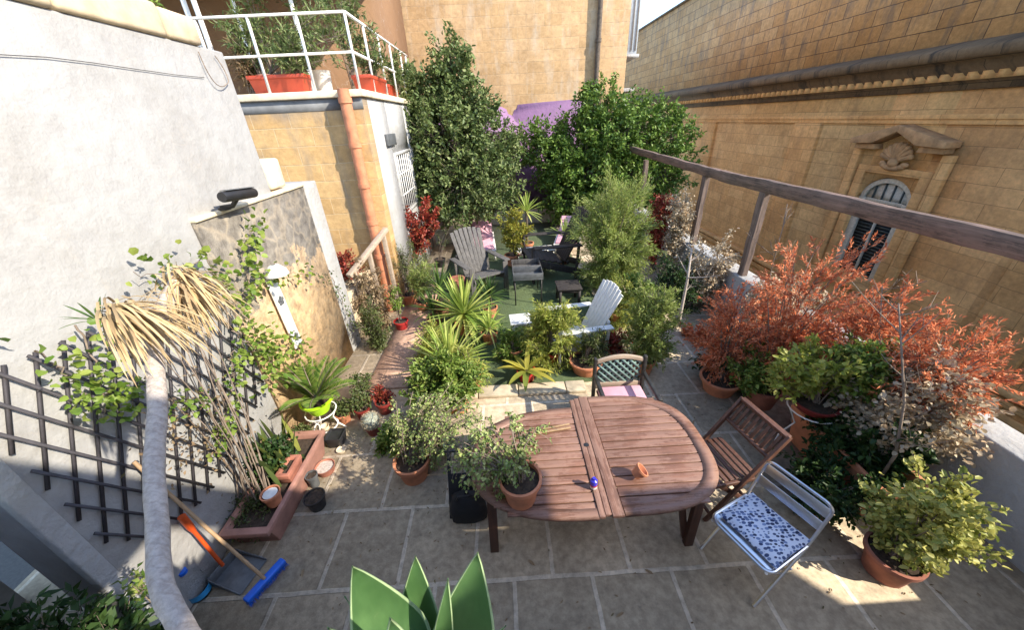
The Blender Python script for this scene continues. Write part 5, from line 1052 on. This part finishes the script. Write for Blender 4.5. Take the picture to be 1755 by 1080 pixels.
b_ = MB(); b_.lathe([(0, 0), (.07, 0), (.08, .02), (.08, .2), (.07, .24), (.03, .28), (.025, .3), (0, .3)], c, 22); b_.build('bottle_body', M['clear'], root, smooth=True)
b_ = MB(); b_.lathe([(.0815, .03), (.0815, .09)], c, 22); b_.build('label', plain('label_blue', (.03, .25, .5), .4, bmp=0), root, smooth=True)
b_ = MB(); b_.lathe([(0, .302), (.03, .302), (.03, .33), (0, .33)], c, 14); b_.build('cap', M['blue'], root, smooth=True)
# leaning trunk with dead leaves
root = thing('leaning_yucca', 'tall yucca with a bare pale leaning trunk and a skirt of dead straw leaves', 'yucca', (-.62, .0, 1.72))
tp = [np.array([-.6, .05, 1.72])]+[PD(*p) for p in ((365, 1200, 1.06), (314, 1082, 1.17), (276, 1000, 1.26), (270, 900, 1.38), (264, 800, 1.52), (270, 700, 1.68), (265, 615, 1.84), (262, 560, 1.92))]
tp = np.array(tp); tq = []
for i in range(len(tp)-1):
    for t_ in np.linspace(0, 1, 6, endpoint=False):
        p0_, p1_, p2_, p3_ = tp[max(0, i-1)], tp[i], tp[i+1], tp[min(len(tp)-1, i+2)]
        tq.append(.5*(2*p1_+(p2_-p0_)*t_+(2*p0_-5*p1_+4*p2_-p3_)*t_**2+(3*p1_-p0_-3*p2_+p3_)*t_**3))
tq.append(tp[-1]); tq = np.array(tq); rr = np.linspace(.0185, .0275, len(tq))*(1+.03*np.sin(np.arange(len(tq))*1.7)); b_ = MB(); b_.tube(tq, rr, 16); b_.build('trunk', M['bark_pale'], root, smooth=True)
rng = np.random.default_rng(71); F = MB()
h1, h2 = PD(305, 470, 2.0), PD(200, 535, 1.85)
b_ = MB(); b_.tube([tp[-1], tp[-1]*.5+h1*.5+[0, .02, 0], h1], [.03, .028, .02], 10); b_.tube([tp[-2]*.3+tp[-1]*.7, (tp[-1]+h2)/2, h2], [.028, .026, .02], 10); b_.build('branch', M['straw_stem'] if 'straw_stem' in M else M['bark_pale'], root, smooth=True)
for k in range(300):
    an = rng.random()*6.28; p = h1+rng.normal(size=3)*.022-[0, 0, .05*rng.random()]; F.strap(p, (math.cos(an)*.5+.3, math.sin(an)*.5-.05, .35*rng.normal()-.45), .1+.2*rng.random()**1.4, .009, 2.8, 8, .35, basew=.9)
for k in range(150):
    an = rng.random()*6.28; p = h2+rng.normal(size=3)*.02; F.strap(p, (math.cos(an)*.5+.7, math.sin(an)*.5-.1, .3*rng.normal()-.1), .11+.22*rng.random()**1.4, .009, 2.2, 8, .35, basew=.9)
F.build('dead_leaves', L['straw'] if 'straw' in L else M['straw'], root)
F = MB(); rosette(F, h2+[-.05, -.02, -.01], 12, .085, .01, 5, 65, .5); F.build('green_leaves', L['yuccad'], root)
# agave in the foreground
ab = np.array([-.24, .3, 1.95]); root = thing('agave', 'foreground agave with broad smooth pale green leaves', 'agave', ab-[0, 0, .22])
add_pot(root, ab-[0, 0, .22], .17, .22, M['terracotta'])
def broad(base, tip, W_, bow, side=None, cup=.25):
    base, tip = np.asarray(base, float), np.asarray(tip, float); d = tip-base; Ld = np.linalg.norm(d); d = d/Ld; vw = nrm(CAM-(base+tip)/2); sd = nrm(np.cross(d, vw)) if side is None else nrm(np.asarray(side, float)); nn2 = np.cross(sd, d); n, mm = 16, 7; V = []
    for i in range(n+1):
        t_ = i/n; wv = W_/2*max(.006, (.6+1.55*t_-1.2*t_*t_)*min(1, (1-t_)*1.9)**.8)*1.02
        for u in (-1, -.93, -.5, 0, .5, .93, 1): V.append(base+d*Ld*t_+nn2*(-bow*math.sin(math.pi*t_)+cup*wv*u*u)+sd*u*wv)
    b1 = MB(); b1.add(V, [(i*mm+j, (i+1)*mm+j, (i+1)*mm+j+1, i*mm+j+1) for i in range(n) for j in range(mm-1)]); o = b1.build('leaf', L['agave'], root, smooth=True); o.data.materials.append(M['agave_margin']); o.data.polygons.foreach_set('material_index', [1 if (k % 6) in (0, 5) else 0 for k in range(len(o.data.polygons))]); sm = o.modifiers.new('thickness', 'SOLIDIFY'); sm.thickness = .004; return o
for tipp, dist, W_, bow in (((603, 970), .97, .155, .035), ((712, 952), 1.06, .12, .03), ((819, 946), .95, .145, .025), ((768, 990), .92, .05, .01), ((560, 1075), .8, .09, -.02), ((590, 1022), 1.08, .02, 0), ((868, 1072), .98, .06, -.05), ((668, 1058), .8, .12, .0)):
    broad(ab+rng.normal(size=3)*.02, PD(*tipp, dist), W_, bow)
# dark leafy plants in the recess
for bx, lb, lm in (((150, 1050, 250, 1140), 'dark leafy plant in the shaded recess below the white wall end', 'dark'), ((60, 1020, 150, 1120), 'dark leafy plant deep in the recess beside the white wall end', 'dark'), ((-40, 990, 50, 1110), 'spreading dark plant at the outer end of the recess', 'dark'), ((218, 978, 256, 1015), 'small lighter green sprig in the recess under the white wall end', 'mid')):
    c, r = bbox(*bx, y=1.05); bush('recess_plant', lb, 'plant', bx, L[lm], y=1.0, nst=10 if lm == 'dark' else 5, ntw=5 if lm == 'dark' else 3, nl=12 if lm == 'dark' else 7, tl=.14 if lm == 'dark' else .05, Ln=.08 if lm == 'dark' else .035, W=.03 if lm == 'dark' else .02, shell=.4, t0=.4 if lm == 'dark' else .88)

# ================================================================== RIGHT SIDE
rk = dict(nst=34, ntw=13, nl=24, tl=.26, Ln=.05, W=.012, r0=.012, t0=.3, lat=.5, jit=.006, shell=.55, out=.7, upb=.2)
def base_at(px, py, z): return PZ(px, py, z)
def pot_bush(label, box, x, lm, pr_, ph_, mat, cat='potted plant', bz=0., base=None, **k):
    global rng; rng = np.random.default_rng(abs(int(box[0]*3+box[1]*19))); c, r = bbox(*box, x=x); pos = np.array([c[0], c[1], bz]) if base is None else np.asarray(base, float)
    return potted(label, cat, pos, pr_, ph_, mat, 'shrub', lm, cen=c, rad=r, **k)
pot_bush('dead rust brown conifer in a wide terracotta bowl, nearest the pencil bush', (1195, 495, 1335, 640), 2.85, L['rust'], .23, .2, M['terracotta'], base=PZ(1230, 668, 0), **rk)
pot_bush('largest dead rust brown conifer in the middle of the right hand plants', (1285, 400, 1495, 620), 3.3, L['rust'], .19, .26, M['terracotta_old'], base=PZ(1300, 690, 0), **{**rk, 'nst': 44})
pot_bush('dead rust brown conifer among white dried flowers below the palazzo window', (1420, 500, 1560, 680), 3.45, L['rust'], .18, .3, M['terracotta_old'], **{**rk, 'nst': 40})
pot_bush('dead rust brown conifer at the right edge below the bare ochre wall', (1540, 540, 1690, 690), 3.6, L['rust'], .18, .3, M['terracotta_old'], **rk)
ck = dict(nst=46, ntw=11, nl=17, tl=.18, Ln=.042, W=.034, oval=True, r0=.009, t0=.2, lat=1.2, jit=.03, shell=.45, out=.5, upb=.1)
def dbush(label, box, x, lm=L['cream'], name='dried_bush', cat='dried bush', **k): return bush(name, label, cat, box, lm, x=x, **{**ck, **k})
dbush('cream dried flower bush behind the third timber post on the parapet side', (1180, 400, 1262, 505), 3.6)
dbush('cream dried flower bush farthest away beside the red leaved bush', (1135, 325, 1190, 420), 3.6, nst=26)
dbush('pale dried flower bush along the parapet between the post and the big dead conifer', (1270, 470, 1400, 590), 3.65)
dbush('large cream dried flower bush at the right edge below the dead conifers', (1470, 595, 1640, 800), 3.4, nst=58)
dbush('red leaved bush beside the farthest cream dried flowers', (1112, 322, 1152, 400), 3.3, L['red'], name='red_bush', cat='bush', nst=24)
dbush('dark green bush in the shade between the feathery bush and the timber posts', (1105, 430, 1200, 560), 2.95, L['dark'], name='dark_bush', cat='bush', nst=30, Ln=.06, W=.02)
dbush('dark green leafy undergrowth below the big dead conifer', (1200, 580, 1330, 660), 3.0, L['dark'], name='dark_bush', cat='bush', nst=26, Ln=.05)
dbush('low dark rust coloured undergrowth beside the pencil bush pot', (1160, 560, 1230, 640), 3.0, L['rust'], name='dark_bush', cat='bush', nst=14)
# plant stand with red dish and green bush
q = PZ(1392, 700, .55); root = thing('plant_stand', 'pale bent wire plant stand carrying the red dish behind the folding chair', 'plant stand', (q[0], q[1], 0))
for k in range(3):
    an = 2*math.pi*k/3+.9; d = np.array([math.cos(an), math.sin(an), 0]); o = np.array([q[0], q[1], 0]); b_ = MB(); b_.tube([o+d*.22, o+d*.2+[0, 0, .2], o+d*.1+[0, 0, .35], o+d*.2+[0, 0, .54]], .008, 6); b_.build('leg', M['white_metal'], root, smooth=True)
b_ = MB(); b_.tube([np.array([q[0]+.2*math.cos(a), q[1]+.2*math.sin(a), .54]) for a in np.linspace(0, 2*math.pi, 21)], .007, 6, False); b_.build('ring', M['white_metal'], root, smooth=True)
rng = np.random.default_rng(81); c, r = bbox(1325, 575, 1450, 705, y=float(q[1])+.05)
pot_root = potted('leafy green bush in a shiny dark red dish on the wire stand', 'potted plant', np.array([q[0], q[1], .55]), .19, .09, M['dark_red'], 'shrub', L['lime'], cen=c, rad=r, nst=24, ntw=7, nl=12, tl=.13, Ln=.06, W=.032, oval=True, shell=.45, r0=.007)
# long trough right
root = trough('long terracotta trough full of dark green plants along the right side', (3.17, 2.27, 0), .42, 1.0, .42, M['terracotta'], name='clay_trough')
for bx in ((1400, 690, 1500, 790), (1460, 720, 1560, 830)): inplant(root, bx, L['dark'], x=3.15, nst=24, ntw=7, nl=12, tl=.12, Ln=.06, W=.035, oval=True, shell=.4, r0=.005)
bush('leafy_plant', 'dark green low plant on the floor in front of the long clay trough', 'plant', (1345, 775, 1490, 880), L['dark'], x=2.72, nst=30, ntw=8, nl=12, tl=.13, Ln=.055, W=.028, oval=True, shell=.4)
q = PZ(1512, 978, 0); rng = np.random.default_rng(85); c, r = bbox(1510, 785, 1665, 980, x=float(q[0])+.12)
potted('round yellow variegated bush in a terracotta tub at the bottom right', 'potted plant', q, .165, .23, M['terracotta_old'], 'shrub', L['varieg'], cen=c, rad=r, nst=40, ntw=9, nl=13, tl=.12, Ln=.045, W=.03, oval=True, shell=.5, r0=.008)
# bare saplings
def sapling(label, pts, x, r0, br=8, seed=1, mat='twig', name='bare_sapling'):
    rg = np.random.default_rng(seed); P = np.array([PX(px, py, x) for px, py in pts]); root = thing(name, label, 'sapling', [P[0][0], P[0][1], 0]); S = MB(); P = np.vstack([[P[0][0], P[0][1], .0], P]); S.tube(P, np.linspace(r0, r0*.35, len(P)), 7)
    for k in range(br):
        t_ = rg.random()*(len(P)-2)+1; i = min(int(t_), len(P)-2); p = P[i]+(P[i+1]-P[i])*(t_-i); e = p+np.array([rg.normal()*.15, rg.normal()*.15, .1+.22*rg.random()]); S.tube(bez(p, (p+e)/2+[0, 0, -.03], e, 5), np.linspace(r0*.4, .0025, 5), 4, False)
        for j in range(3): q_ = p+(e-p)*(.4+.2*j); S.tube([q_, q_+rg.normal(size=3)*.06+[0, 0, .05]], [.003, .0015], 3, False)
    S.build('stem', M[mat], root); return root
sapling('thin bare pale sapling against the ochre palazzo wall between two timber posts', [(1300, 560), (1325, 450), (1350, 360)], 3.5, .01, 10, 3)
sapling('dark bare sapling rising in front of the cream dried flowers at the right', [(1535, 780), (1550, 690), (1545, 600), (1540, 520)], 3.1, .014, 12, 4)
sapling('thin bare brown sapling between the dead conifers', [(1500, 700), (1506, 600), (1512, 490)], 3.3, .009, 8, 5)
sapling('thick pale stemmed sapling beside the third timber post', [(1165, 545), (1178, 480), (1186, 425)], 2.9, .035, 6, 6, 'bark_pale')
sapling('thin sapling with a pale stem inside the biggest dead conifer', [(1385, 660), (1390, 600), (1370, 540)], 3.2, .022, 6, 8, 'bark_pale')
slat_table('plank_bench', 'low grey plank bench half hidden behind the pencil bush', 'bench', (PX(1130, 490, 2.7)[0], PX(1130, 490, 2.7)[1], 0), .75, .3, .4, M['wood_grey'], 2, .06, .1)
# fallen leaves on the paving
rng = np.random.default_rng(91)
for k, (px, py) in enumerate(((566, 934), (1020, 870), (1120, 985), (905, 960), (520, 975), (1255, 905), (640, 1010), (1070, 1050), (980, 700), (1190, 720))):
    F = MB(); q = PZ(px, py, .012); an = rng.random()*6.28; F.leaves([q], [(math.cos(an), math.sin(an), .05)], .07, .02, oval=True, up=.05); tag(F.build('fallen_leaf', L['dry']), 'dry brown fallen leaf lying on the shaded paving', 'leaf', 'fallen leaves on the paving')
rl = np.random.default_rng(97); F = MB(); Pl = []
for cx2, cy2, sp, n_ in ((-1.9, 2.5, .25, 90), (-1.6, 3.3, .3, 120), (2.4, 3.2, .35, 110), (2.6, 1.7, .35, 110), (.4, 1.6, .9, 90), (-1.2, 1.6, .6, 60), (-1.0, 2.7, .3, 60)):
    for k in range(n_): Pl.append((cx2+rl.normal()*sp, cy2+rl.normal()*sp, .006))
Pl = np.array(Pl); an = rl.random(len(Pl))*6.28; F.leaves(Pl, np.stack([np.cos(an), np.sin(an), .08+0*an], 1), .012+.025*rl.random(len(Pl)), .01, oval=True, up=.15); o = F.build('leaf_litter', L['dry']); o['label'] = 'scattered dry leaf crumbs on the paving near the planters'; o['category'] = 'leaf litter'; struct(o, 'stuff')
GROUPS = dict(sun_lounger='pink padded sun loungers', garden_chair='reclining garden chairs on the turf', dried_bush='dried bushes', roof_shrub='leafy shrubs on the house roof',
    recess_plant='dark plants in the recess', bare_sapling='bare saplings among the right hand plants', climbing_ivy='climbers on the left wall', potted_plant='potted plants round the terrace', nursery_pot='small plastic nursery pots',
    clay_trough='long clay troughs', planter_trough='red troughs on the roof edge', dark_bush='dark bushes on the street side', dish='small dishes by the trough', plant_stand='wire plant stands', tree='trees before the back wall', clay_pot='small clay pots')
for o in bpy.data.objects:
    if '_loc' in o: del o['_loc']
    k = o.name.split('.')[0]
    if 'label' in o and k in GROUPS and 'group' not in o: o['group'] = GROUPS[k]
